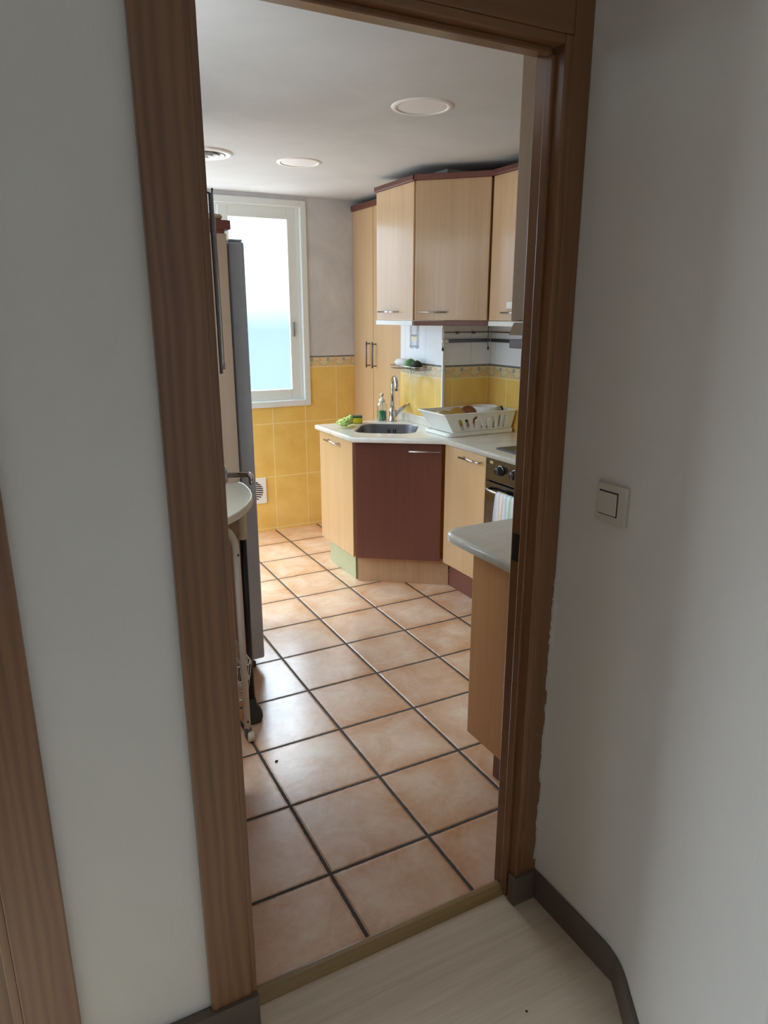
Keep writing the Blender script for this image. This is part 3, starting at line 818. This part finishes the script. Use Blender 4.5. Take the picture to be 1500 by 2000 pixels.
# ------------------------------------------------------------------ DISH RACK
rk = thing('dish_rack', 'white plastic dish rack with arched slots on its drip tray', 'dish rack', (1.72, 1.87, H))
RX0, RX1, RY0, RY1 = 1.560, 1.966, 1.775, 2.005    # base
TX0, TX1, TY0, TY1 = 1.472, 1.974, 1.733, 2.030    # rim
RB, RT = H + .020, H + .132
b = B(); me = plate(rrect(1.515, 1.978, 1.752, 2.03, .03), [], .012, .004)
b.mesh(me); bmesh.ops.translate(b.bm, vec=(0, 0, H + .0065), verts=b.bm.verts[:])
me = plate(rrect(1.515, 1.978, 1.752, 2.03, .03), [rrect(1.527, 1.967, 1.764, 2.019, .022)], .010, .003)
b2 = B().mesh(me); bmesh.ops.translate(b2.bm, vec=(0, 0, H + .016), verts=b2.bm.verts[:]); tm = bpy.data.meshes.new('t'); b2.bm.to_mesh(tm); b.mesh(tm)
obj('drip_tray', b, 'white_plastic', rk)
def arch(x0, x1, z0, z1):
    r = (x1 - x0) / 2; return [(x0, z0), (x1, z0)] + arc((x0 + x1) / 2, z1 - r, r, 0, 180, 10)
def band_arch(x0, x1, z0, z1, w):   # inverted-U slot
    r = (x1 - x0) / 2; c = (x0 + x1) / 2
    return [(x0, z0), (x0 + w, z0)] + arc(c, z1 - r, r - w, 180, 0, 10) + [(x1 - w, z0), (x1, z0)] + arc(c, z1 - r, r, 0, 180, 12)
def side(p00, p10, p01, p11, holes, wid, hei, th=.0035):
    """panel between bottom corners p00,p10 and top corners p01,p11; holes in metres of a wid x hei sheet"""
    me = plate([(0, 0), (wid, 0), (wid, hei), (0, hei)], holes, th)
    q = B().mesh(me); bmesh.ops.subdivide_edges(q.bm, edges=q.bm.edges[:], cuts=1, use_grid_fill=False)
    p00, p10, p01, p11 = map(Vector, (p00, p10, p01, p11))
    nn = (p10 - p00).cross(p01 - p00).normalized()
    for v in q.bm.verts:
        u, w, k = v.co.x / wid, v.co.y / hei, v.co.z
        v.co = p00 * (1 - u) * (1 - w) + p10 * u * (1 - w) + p01 * (1 - u) * w + p11 * u * w + nn * k
    tm = bpy.data.meshes.new('t'); q.bm.to_mesh(tm); q.bm.free(); return tm
W_, H_ = .454, .11
holes = [arch(.066, .092, .010, .078), arch(.111, .135, .010, .078), band_arch(.162, .230, .010, .090, .017), band_arch(.252, .320, .010, .090, .017), arch(.343, .362, .012, .090), arch(.379, .400, .012, .090)]
b = B()
b.mesh(side((RX0, RY0, RB), (RX1, RY0, RB), (TX0 + .006, TY0 + .006, RT), (TX1 - .006, TY0 + .006, RT), holes, W_, H_))
b.mesh(side((RX1, RY1, RB), (RX0, RY1, RB), (TX1 - .006, TY1 - .006, RT), (TX0 + .006, TY1 - .006, RT), holes, W_, H_))
b.mesh(side((RX0, RY1, RB), (RX0, RY0, RB), (TX0 + .006, TY1 - .006, RT), (TX0 + .006, TY0 + .006, RT), [], .22, H_))
b.mesh(side((RX1, RY0, RB), (RX1, RY1, RB), (TX1 - .006, TY0 + .006, RT), (TX1 - .006, TY1 - .006, RT), [], .22, H_))
me = plate(rrect(TX0 - .006, TX1, TY0 - .006, TY1, .014), [rrect(TX0 + .008, TX1 - .008, TY0 + .008, TY1 - .008, .008)], .007, .002)
q = B().mesh(me); bmesh.ops.translate(q.bm, vec=(0, 0, RT), verts=q.bm.verts[:]); tm = bpy.data.meshes.new('t'); q.bm.to_mesh(tm); b.mesh(tm)
me = plate([(RX0, RY0), (RX1, RY0), (RX1, RY1), (RX0, RY1)], [rrect(RX0 + .02 + i * .05, RX0 + .055 + i * .05, RY0 + .02, RY1 - .02, .01, 3) for i in range(7)], .004)
q = B().mesh(me); bmesh.ops.translate(q.bm, vec=(0, 0, RB), verts=q.bm.verts[:]); tm = bpy.data.meshes.new('t'); q.bm.to_mesh(tm); b.mesh(tm)
obj('basket', b, 'white_plastic', rk)
# dishes standing in the rack
def disc(name, label, cat, c, r, mat, tilt, yaw, hole=None, th=.006):
    X = Matrix.Translation(c) @ Matrix.Rotation(math.radians(yaw), 4, 'Z') @ Matrix.Rotation(math.radians(tilt), 4, 'X')
    b = B(X); b.lathe([(r * .1, -th * .4), (r * .6, -th * .4), (r, th * .3), (r, th * .8), (r * .58, th * .2), (r * .1, th * .2)], (0, 0, 0), 40)
    o = obj(name, b, mat, loc=c); tag(o, label, cat); return o
zb = RB + .012
disc('saucer', 'cream saucer standing at the left end of the dish rack', 'saucer', (1.590, 1.93, zb + .050), .050, 'plate_cream', 84, 8)
disc('saucer', 'tan yellow saucer standing in the dish rack left of the brown one', 'saucer', (1.648, 1.88, zb + .060), .060, 'plate_tan', 84, -6)
disc('saucer', 'brown saucer standing in the dish rack beside the white bowl', 'saucer', (1.728, 1.88, zb + .062), .062, 'plate_brown', 84, -4)
b = B().lathe([(.052, 0), (.056, .004), (.078, .05), (.083, .108), (.085, .113), (.080, .112), (.074, .05), (.05, .008)], (1.860, 1.905, zb), 40)
o = obj('bowl', b, 'ceramic', loc=(1.86, 1.905, zb)); tag(o, 'deep white bowl in the right half of the dish rack', 'bowl')
t = thing('knife', 'black handled knife standing in the dish rack right front corner', 'knife', (1.925, 1.812, zb))
obj('blade', B().box(1.9215, 1.9285, 1.8092, 1.8108, zb, zb + .03, .0004), 'steel', t)
b = B().tube([(1.925, 1.810, zb + .03), (1.926, 1.808, zb + .07), (1.922, 1.806, zb + .105), (1.914, 1.806, zb + .116), (1.907, 1.807, zb + .110)], [.006, .0065, .0065, .006, .004], 10); obj('handle', b, 'knife_black', t)
t = thing('spoon', 'metal spoon with dark handle standing behind the left arched slots', 'spoon', (1.663, 1.818, zb))
obj('bowl_end', B().lathe([(.002, 0), (.012, .008), (.016, .022), (.010, .036), (.004, .042)], (1.675, 1.818, zb), 16, sy=.3), 'steel', t)
obj('handle', B().tube([(1.675, 1.818, zb + .04), (1.675, 1.816, zb + .10)], .0055, 10), 'knife_black', t)

# ------------------------------------------------------------------ WIRE BASKET ON THE COLUMN
t = thing('wire_basket', 'small chrome wire basket on the column tiles above the tap', 'wire basket', (1.60, 2.38, 1.25))
b = B()
bx0, bx1, by0, by1, bz = 1.565, 1.646, 2.22, 2.56, 1.238
b.tube([(bx1, by0, bz + .02), (bx0 + .02, by0, bz + .02), (bx0, by0 + .02, bz + .02), (bx0, by1 - .02, bz + .02), (bx0 + .02, by1, bz + .02), (bx1, by1, bz + .02)], .003, 8)
b.tube([(bx1, by0 + .01, bz), (bx0 + .01, by0 + .01, bz), (bx0 + .01, by1 - .01, bz), (bx1, by1 - .01, bz)], .0022, 8)
for i in range(10):
    yy = by0 + .02 + i * (by1 - by0 - .04) / 9; b.tube([(bx1, yy, bz), (bx0 + .008, yy, bz), (bx0, yy, bz + .02)], .0016, 6)
obj('basket', b, 'chrome', t)
b = B().tube([(bx0 + .006, by0 + .06, bz), (bx0 - .004, by0 + .06, bz - .02), (bx0 - .001, by0 + .062, bz - .036), (bx0 - .010, by0 + .064, bz - .044)], .0028, 8); obj('hook', b, 'chrome', t)
o = obj('scouring_pad', B().blob((1.606, 2.462, bz + .0345), (.030, .078, .030), 2.0, .22, 3, 20), 'pad_white', loc=(1.612, 2.445, bz)); tag(o, 'grey white scrubbing cloth filling left of the wire basket', 'scrubbing cloth')
o = obj('scouring_pad', B().blob((1.602, 2.348, bz + .0360), (.030, .036, .031), 5.0, .2, 3, 20), 'pad_green', loc=(1.606, 2.352, bz)); tag(o, 'green scouring pad in the middle of the wire basket', 'scouring pad')
o = obj('steel_wool', B().blob((1.602, 2.272, bz + .0330), (.030, .040, .024), 8.0, .4, 4, 40), 'steel_wool', loc=(1.606, 2.282, bz)); tag(o, 'dark matted steel wool in right end of the wire basket', 'steel wool')

# ------------------------------------------------------------------ RAIL UNDER THE WALL CABINETS
t = thing('utensil_rail', 'grey metal utensil rail with hooks under the corner wall cabinet', 'rail', (1.80, 2.02, 1.42))
obj('rod', B().tube([(1.640, 2.018, 1.472), (1.965, 2.018, 1.472)], .0035, 8), 'gunmetal', t)
obj('rod', B().tube([(1.962, 2.012, 1.472), (1.962, 1.40, 1.472)], .0035, 8), 'gunmetal', t)
b = B().box(1.650, 1.975, 2.026, 2.038, 1.412, 1.432, .002); obj('flat_bar', b, 'gunmetal', t)
b = B().box(1.975, 1.988, 1.40, 2.02, 1.412, 1.432, .002); obj('flat_bar', b, 'gunmetal', t)
for xx in (1.735, 1.853):
    obj('bracket', B().box(xx - .006, xx + .006, 2.014, 2.039, 1.462, 1.478, .002), 'gunmetal', t)
obj('bracket', B().box(1.956, 1.988, 1.80, 1.812, 1.462, 1.478, .002), 'gunmetal', t)
for (xx, yy) in ((1.634, 2.022), (1.955, 2.016)):
    hk = obj('hook', B().tube([(xx, yy, 1.51), (xx - .004, yy, 1.49), (xx - .004, yy, 1.40), (xx - .004, yy - .004, 1.385)], .0024, 8), 'gunmetal', t)
    obj('hook_tip', B().lathe([(.002, .024), (.0055, .016), (.0065, .006), (.003, 0)], (xx - .004, yy - .004, 1.365), 12), 'black_plastic', hk, 'black hook tip')
obj('end_clip', B().box(1.620, 1.664, 2.006, 2.030, 1.412, 1.432, .004), 'white_plastic', t, 'white plastic end clip')

# ------------------------------------------------------------------ WALL CABINETS
UX = 1.44; UZ0, UZ1 = 1.540, 2.274
uA = Vector((UX, 2.036, 0)); uB = Vector((1.74, 1.732, 0)); uD = (uB - uA).normalized(); UW = (uB - uA).length
XU = Matrix(((uD.x, -uD.y, 0, uA.x), (uD.y, uD.x, 0, uA.y), (0, 0, 1, 0), (0, 0, 0, 1)))
t = thing('wall_cabinet', 'pale beech wall cabinet left of the corner wall cabinet', 'cabinet', (1.55, 2.25, UZ0))
obj('body', B().box(UX + .021, 1.648, 2.055, 2.495, UZ0 + .002, UZ1 - .002), 'beech', t)
dr_ = obj('door', B().box(UX, UX + .02, 2.045, 2.495, UZ0, UZ1, .004, 3), 'beech', t)
obj('handle', bar_handle(B(), (UX, 2.215, 1.588), (UX, 2.42, 1.588), (-.028, 0, 0), .005), 'chrome', dr_, 'chrome bar handle')
obj('cornice', B().box(UX - .016, 1.648, 2.032, 2.497, UZ1, UZ1 + .027, .003), 'cherry_flat', t, 'dark cherry cornice')
obj('pelmet', B().box(UX - .004, UX + .022, 2.045, 2.497, UZ0 - .028, UZ0 - .002, .002), 'white_alu', t, 'pale pelmet')
t = thing('corner_wall_cabinet', 'pale beech diagonal corner wall cabinet with cherry cornice above the dish rack', 'cabinet', (1.7, 1.95, UZ0))
def up(*pts): return [(p[0], p[1]) for p in pts]
obj('body', B().prism([(1.464, 2.052), (1.648, 2.052), (1.648, 2.036), (1.986, 2.036), (1.986, 1.76), (1.752, 1.76)], UZ0 + .002, UZ1 - .002), 'beech', t)
dr_ = obj('door', B(XU).box(.006, UW - .006, 0, .02, UZ0, UZ1, .004, 3), 'beech', t)
obj('handle', bar_handle(B(XU), (.035, 0, 1.586), (.195, 0, 1.586), (0, -.028, 0), .005), 'brushed', dr_)
cn = Vector((-uD.y, uD.x, 0)); cn = -cn if cn.x > 0 else cn
pA, pB = uA + cn * .016, uB + cn * .016
obj('cornice', B().prism([(pA.x, pA.y), (1.648, 2.0315), (1.648, 2.0355), (1.986, 2.0355), (1.986, pB.y), (pB.x, pB.y)], UZ1, UZ1 + .027, .003), 'cherry', t, 'dark cherry cornice')
obj('pelmet', B(XU).box(.004, UW - .004, -.004, .02, UZ0 - .028, UZ0 - .002, .002), 'cherry', t, 'dark cherry pelmet')
t = thing('wall_cabinet', 'pale beech wall cabinet right of the corner wall cabinet, partly behind the door frame', 'cabinet', (1.85, 1.54, UZ0))
obj('body', B().box(1.762, 1.986, 1.36, 1.742, UZ0 + .002, UZ1 - .002), 'beech', t)
dr_ = obj('door', B().box(1.742, 1.762, 1.36, 1.728, UZ0, UZ1, .004, 3), 'beech', t)
obj('handle', bar_handle(B(), (1.742, 1.40, 1.582), (1.742, 1.585, 1.582), (-.028, 0, 0), .005), 'chrome', dr_, 'chrome bar handle')
obj('cornice', B().box(1.724, 1.986, 1.352, 1.716, UZ1, UZ1 + .027, .003), 'cherry_flat', t, 'dark cherry cornice')
obj('pelmet', B().box(1.738, 1.762, 1.36, 1.727, UZ0 - .028, UZ0 - .002, .002), 'white_alu', t, 'pale pelmet')
o = obj('timer', B().box(1.726, 1.7418, 1.49, 1.556, 1.601, 1.640, .004), 'white_plastic', loc=(1.735, 1.52, 1.60)); tag(o, 'small white plastic box stuck on right wall cabinet door', 'plastic box')
# tall larder cabinet
TXF = 1.672
t = thing('larder_cabinet', 'tall pale beech larder cabinet with two doors beside the far wall', 'cabinet', (1.83, 2.94, 0))
obj('body', B().box(TXF + .021, 1.988, 2.562, 3.318, .10, 2.276), 'beech', t)
obj('plinth', B().box(TXF + .06, TXF + .075, 2.57, 3.31, .001, .10), 'cherry', t)
for (y0, y1, hy) in ((2.565, 3.000, 2.958), (3.006, 3.317, 3.052)):
    dr_ = obj('door', B().box(TXF, TXF + .02, y0, y1, .105, 2.276, .004, 3), 'beech', t)
    obj('handle', bar_handle(B(), (TXF, hy, 1.205), (TXF, hy, 1.385), (-.030, 0, 0), .0055), 'gunmetal', dr_, 'dark metal bar handle')
obj('cornice', B().box(TXF - .016, 1.988, 2.562, 3.318, 2.276, 2.310, .003), 'cherry_flat', t, 'dark cherry cornice')

# ------------------------------------------------------------------ HOOD
t = thing('range_hood', 'dark grey range hood beyond the nearest wall cabinet', 'range hood', (1.8, 1.05, 1.41))
obj('lip', B().box(1.60, 1.985, .76, 1.352, 1.411, 1.454, .004), 'hood_grey', t)
obj('duct_box', B().box(1.742, 1.985, .78, 1.345, 1.454, 2.30, .003), 'steel', t)

# ------------------------------------------------------------------ NEAR RUN ALONG THE DOORWAY WALL
t = thing('base_cabinet', 'beech end panel cabinet right behind the doorway, under nearest worktop', 'cabinet', (1.2, 0, 0))
obj('body', B().box(.640, 1.985, KY0 + .003, .195, .162, .868), 'beech', t)
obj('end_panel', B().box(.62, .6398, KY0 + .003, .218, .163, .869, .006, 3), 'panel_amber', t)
for i in range(3):
    x0 = .642 + i * .448; dr_ = obj('door', B().box(x0, x0 + .442, .197, .216, .165, .864, .003), 'beech', t)
    obj('handle', bar_handle(B(), (x0 + .25, .216, .828), (x0 + .42, .216, .828), (0, .028, 0)), 'chrome', dr_)
obj('plinth', B().box(.692, 1.985, KY0 + .003, .150, .001, .162), 'cherry', t, 'dark cherry plinth')
pts = arc(.53 + .075, .287 - .075, .075, 180, 90, 8) + [(1.985, .287), (1.985, KY0 + .003), (.53, KY0 + .003)]
b = B().mesh(plate(pts[::-1], [], .032, .012, 3)); bmesh.ops.translate(b.bm, vec=(0, 0, .885), verts=b.bm.verts[:])
o = obj('worktop', b, 'worktop', loc=(1.2, 0, .869)); tag(o, 'beige worktop with rounded corner right behind the doorway', 'worktop')
t = thing('wall_cabinet', 'wall cabinet end panel right behind the doorway, nearest to the frame', 'cabinet', (1.2, -.05, UZ0))
obj('body', B().box(.680, 1.60, KY0 + .003, .105, UZ0 + .02, 2.274), 'beech', t)
obj('end_panel', B().box(.66, .6798, KY0 + .003, .130, UZ0 + .017, 2.274, .006, 3), 'panel_shaded', t)
for i in range(2):
    x0 = .682 + i * .458; obj('door', B().box(x0, x0 + .453, .107, .127, UZ0 + .02, 2.272, .003), 'beech', t)
obj('cornice', B().box(.648, 1.60, KY0 + .003, .142, 2.274, 2.301, .003), 'cherry_flat', t)
b = B().prism([(-.232, 1.519), (.128, 1.519), (.106, 1.554), (-.232, 1.554)], .655, .70); 
bmesh.ops.transform(b.bm, matrix=Matrix(((0, 0, 1, 0), (1, 0, 0, 0), (0, 1, 0, 0), (0, 0, 0, 1))), verts=b.bm.verts[:])
b.box(.70, 1.60, .095, .12, 1.519, 1.555)
obj('pelmet', b, 'panel_shaded', t)

# ------------------------------------------------------------------ LEFT SIDE: FRIDGE, PANEL, TABLE, RACK
t = thing('fridge', 'tall grey fridge with its side towards the doorway', 'fridge', (-.1, 1.59, 0))
obj('cabinet_shell', B().box(-.46, .165, 1.288, 1.885, .052, 1.845, .006), 'fridge_side', t)
obj('door', B().box(.170, .236, 1.288, 1.885, .050, 1.850, .010, 3), 'fridge_side', t)
obj('hinge_cover', B().box(.176, .230, 1.292, 1.34, 1.8505, 1.858, .003), 'fridge_side', t)
for fy in (1.33, 1.84):
    for fx_ in (.195, -.40):
        ft = obj('foot', B().lathe([(.018, 0), (.018, .022), (.008, .026), (.008, .056)], (fx_ if fx_ < 0 else .185, fy, 0), 16), 'rubber', t)
t = thing('side_panel', 'wood tall cabinet end with dark cornice between table and fridge', 'cabinet', (-.15, 1.24, 0))
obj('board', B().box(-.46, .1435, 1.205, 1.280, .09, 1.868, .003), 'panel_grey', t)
obj('foot_board', B().box(-.46, .10, 1.215, 1.275, .001, .09), 'cherry', t)
obj('cornice', B().box(-.46, .158, 1.195, 1.283, 1.882, 1.914, .002), 'cherry_flat', t, 'dark cherry cornice')
obj('cornice_step', B().box(-.46, .136, 1.205, 1.281, 1.868, 1.882), 'cherry_flat', t)
b = B().lathe([(.05, 0), (.078, .004), (.085, .014), (.080, .022), (.03, .026), (.01, .0262)], (.055, 1.238, 1.914), 32, sy=.45)
o = obj('lid', b, 'jute', loc=(.055, 1.238, 1.914)); tag(o, 'rounded beige item lying on top of the tall cabinet', 'beige item')

# table
tb = thing('folding_table', 'small round-ended beige table with one black leg beside the fridge', 'table', (-.1, .9, 0))
out = [(-.45, 1.19), (.130, 1.19), (.139, 1.165), (.138, 1.11), (.130, 1.036), (.114, .965), (.088, .895), (.05, .828), (.002, .762), (-.044, .715), (-.11, .668), (-.20, .635), (-.32, .62), (-.45, .62)]
me = plate(out[::-1], [], .0265, .004, 2); b = B().mesh(me); bmesh.ops.translate(b.bm, vec=(0, 0, .9005), verts=b.bm.verts[:])
tp = obj('table_top', b, 'table_laminate', tb)
# edge banding follows the outline
b = B(); cen = Vector((-.15, .95))
def offs(pts, d):
    r = []
    for i, p in enumerate(pts):
        a = Vector(pts[max(0, i - 1)]); c = Vector(pts[min(len(pts) - 1, i + 1)]); tt = (c - a).normalized(); nn = Vector((tt.y, -tt.x))
        if nn.dot(Vector(p) - cen) < 0: nn = -nn
        r.append((p[0] + nn.x * d, p[1] + nn.y * d))
    return r
edge = out[1:]
inn, outp = offs(edge, -.0005), offs(edge, .004)
prof = [(0, .887), (.5, .8855), (1, .889), (1, .911), (.5, .9152), (0, .9142)]
rows = []
for (pi, po) in zip(inn, outp): rows.append([b.bm.verts.new((pi[0] + (po[0] - pi[0]) * f, pi[1] + (po[1] - pi[1]) * f, z)) for f, z in prof])
fs = []
for A, C in zip(rows, rows[1:]):
    for k in range(len(prof)): fs.append(b.bm.faces.new((A[k], A[(k + 1) % len(prof)], C[(k + 1) % len(prof)], C[k])))
fs += [b.bm.faces.new(rows[0]), b.bm.faces.new(rows[-1][::-1])]
bmesh.ops.recalc_face_normals(b.bm, faces=fs)
obj('edge_band', b, 'table_edge', tb, 'white edge band', smooth=False)
lg = obj('leg', B().tube([(.05, .89, .06), (.05, .89, .78)], .0125, 16), 'black_plastic', tb, 'black round leg')
obj('collar', B().lathe([(.0155, 0), (.0165, .004), (.0165, .105), (.020, .108), (.020, .116)], (.05, .89, .768), 20), 'cream_plastic', lg, 'pale leg collar')
obj('rubber_foot', B().lathe([(.030, 0), (.037, .004), (.040, .016), (.038, .036), (.030, .056), (.019, .070), (.0145, .10)], (.05, .89, .0005), 24), 'rubber', lg)
t_ = obj('leg', B().tube([(-.40, .89, .06), (-.40, .89, .886)], .0125, 16), 'black_plastic', tb)
obj('rubber_foot', B().lathe([(.030, 0), (.037, .004), (.040, .016), (.038, .036), (.030, .056), (.0145, .10)], (-.40, .89, .0005), 24), 'rubber', t_)

# rolling rack of white tube
rr = thing('rolling_rack', 'white tubular rack on casters under the round-ended table', 'rolling rack', (-.17, .85, 0))
def uframe(y, x0, x1):
    P = [(x1 - .001, y, .062), (x1 - .004, y, .70)] + [(x1 - .055 + .05 * math.cos(a), y, .775 + .085 * math.sin(a)) for a in [PI / 2 * i / 7 for i in range(8)]]
    Q = [(x0 + .055 - .05 * math.cos(a), y, .775 + .085 * math.sin(a)) for a in [PI / 2 * i / 7 for i in range(7, -1, -1)]] + [(x0 + .004, y, .70), (x0 + .001, y, .062)]
    return B().tube(P + Q, .0125, 14)
for (y, x1) in ((.752, -.012), (1.06, -.012)):
    f_ = obj('frame', uframe(y, -.34, x1), 'tube_white', rr)
    for zz in (.095, .76): obj('bolt', B().lathe([(.0042, -.0128), (.0042, -.0115)], (x1 - .001, y, zz), 10, 'Y'), 'grille_dark', f_)
    for xx in (-.34, x1):
        c_ = obj('caster', B().lathe([(.010, -.013), (.023, -.011), (.0255, -.004), (.0255, .008), (.022, .013), (.008, .0135)], (xx + .008, y + .004, .0257), 24, 'X'), 'cream_plastic', rr)
        obj('fork', B().box(xx - .012, xx - .006, y - .012, y + .014, .02, .066, .002).box(xx - .012, xx + .012, y - .012, y + .012, .056, .066, .002), 'gunmetal', c_)
b = B()
lx0, lx1, ly0, ly1 = -.33, .012, .795, 1.04
for zz, ex in ((.16, 0), (.235, .012), (.30, .022)):
    pts = [(x, y, zz) for x, y in rrect(lx0, lx1 + ex, ly0, ly1, .03, 4)]; b.tube(pts, .0032, 6, closed=True)
for i in range(16):
    x = lx0 + .02 + i * (lx1 - lx0 - .04) / 15
    b.tube([(x, ly0, .30), (x, ly0, .16), (x, ly1, .16), (x, ly1, .30)], .0018, 5)
for i in range(10):
    y = ly0 + .02 + i * (ly1 - ly0 - .04) / 9
    b.tube([(lx0, y, .30), (lx0, y, .16), (lx1, y, .16), (lx1 + .012, y, .235), (lx1 + .022, y, .30)], .0018, 5)
obj('wire_shelf', b, 'tube_white', rr)

# crumbs
o = obj('crumb', B().blob((.041, .585, .003), (.006, .004, .0032), 3, .3, 2), 'crumb_dark', loc=(.041, .585, 0)); tag(o, 'dark crumb on the tile near the caster', 'crumb')
o = obj('crumb', B().blob((.238, -.603, .002), (.003, .0025, .0022), 5, .3, 2), 'crumb_dark', loc=(.238, -.603, 0)); tag(o, 'tiny dark crumb on the hall laminate near the baseboard', 'crumb')

# ------------------------------------------------------------------ LIGHT
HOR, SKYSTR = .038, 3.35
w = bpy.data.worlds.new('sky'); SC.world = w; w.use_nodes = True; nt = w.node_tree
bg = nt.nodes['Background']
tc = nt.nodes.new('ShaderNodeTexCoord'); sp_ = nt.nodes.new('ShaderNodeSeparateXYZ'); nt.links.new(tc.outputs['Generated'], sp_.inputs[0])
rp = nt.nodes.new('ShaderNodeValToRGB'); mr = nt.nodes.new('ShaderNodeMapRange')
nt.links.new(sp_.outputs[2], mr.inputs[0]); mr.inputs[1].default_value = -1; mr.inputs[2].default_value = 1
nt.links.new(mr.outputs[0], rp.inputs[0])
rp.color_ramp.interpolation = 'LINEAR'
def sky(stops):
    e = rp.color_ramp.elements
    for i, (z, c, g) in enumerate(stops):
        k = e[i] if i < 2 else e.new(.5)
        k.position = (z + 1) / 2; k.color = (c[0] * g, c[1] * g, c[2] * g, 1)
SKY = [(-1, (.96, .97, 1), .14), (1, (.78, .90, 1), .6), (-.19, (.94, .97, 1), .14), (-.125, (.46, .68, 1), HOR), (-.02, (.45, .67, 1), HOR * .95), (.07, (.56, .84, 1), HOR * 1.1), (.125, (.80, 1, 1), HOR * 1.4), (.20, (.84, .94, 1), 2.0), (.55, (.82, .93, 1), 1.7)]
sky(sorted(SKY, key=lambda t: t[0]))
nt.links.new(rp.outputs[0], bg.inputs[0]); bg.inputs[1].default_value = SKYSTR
def portal(name, loc, rot, sx, sy):
    L = bpy.data.lights.new(name, 'AREA'); L.shape = 'RECTANGLE'; L.size = sx; L.size_y = sy; L.cycles.is_portal = True
    o = bpy.data.objects.new(name, L); COL.objects.link(o); o.location = loc; o.rotation_euler = rot
portal('portal_far', ((WX0 + WX1) / 2, KY1 + .09, (WZ0 + WZ1) / 2), (math.radians(-90), 0, 0), WX1 - WX0, WZ1 - WZ0)
portal('portal_left', (KX0 - .09, (LY0 + LY1) / 2, (LZ0 + LZ1) / 2), (math.radians(90), 0, math.radians(-90)), LY1 - LY0, LZ1 - LZ0)
portal('portal_near', (KX0 - .09, (NY0 + NY1) / 2, (NZ0 + NZ1) / 2), (math.radians(90), 0, math.radians(-90)), NY1 - NY0, NZ1 - NZ0)
portal('portal_side_door', (-1.18, -.24, 1.14), (math.radians(-90), 0, 0), .64, 1.74)
portal('portal_hall', ((HW[0] + HW[1]) / 2, -3.09, (HW[2] + HW[3]) / 2), (math.radians(90), 0, 0), HW[1] - HW[0], HW[3] - HW[2])

# ------------------------------------------------------------------ CAMERA
cam = bpy.data.cameras.new('camera'); co = bpy.data.objects.new('camera', cam); COL.objects.link(co)
cam.sensor_fit = 'VERTICAL'; cam.sensor_height = 24; cam.lens = 1376.7 / 2000 * 24; cam.clip_start = .02
co.location = (-.6527, -1.5754, 1.5798)
co.rotation_euler = (math.radians(90 - 15.7463), 0, math.radians(-27.7815))
SC.camera = co
SC.view_settings.view_transform = 'Standard'; SC.view_settings.look = 'None'; SC.view_settings.gamma = 1
SC.view_settings.exposure = 3.4; SC.view_settings.use_curve_mapping = False
SC.cycles.max_bounces = 14; SC.cycles.diffuse_bounces = 8; SC.cycles.glossy_bounces = 5; SC.cycles.transmission_bounces = 8
SC.cycles.transparent_max_bounces = 16; SC.cycles.use_denoising = True; SC.cycles.sample_clamp_indirect = 8
SC.cycles.caustics_reflective = False; SC.cycles.caustics_refractive = False
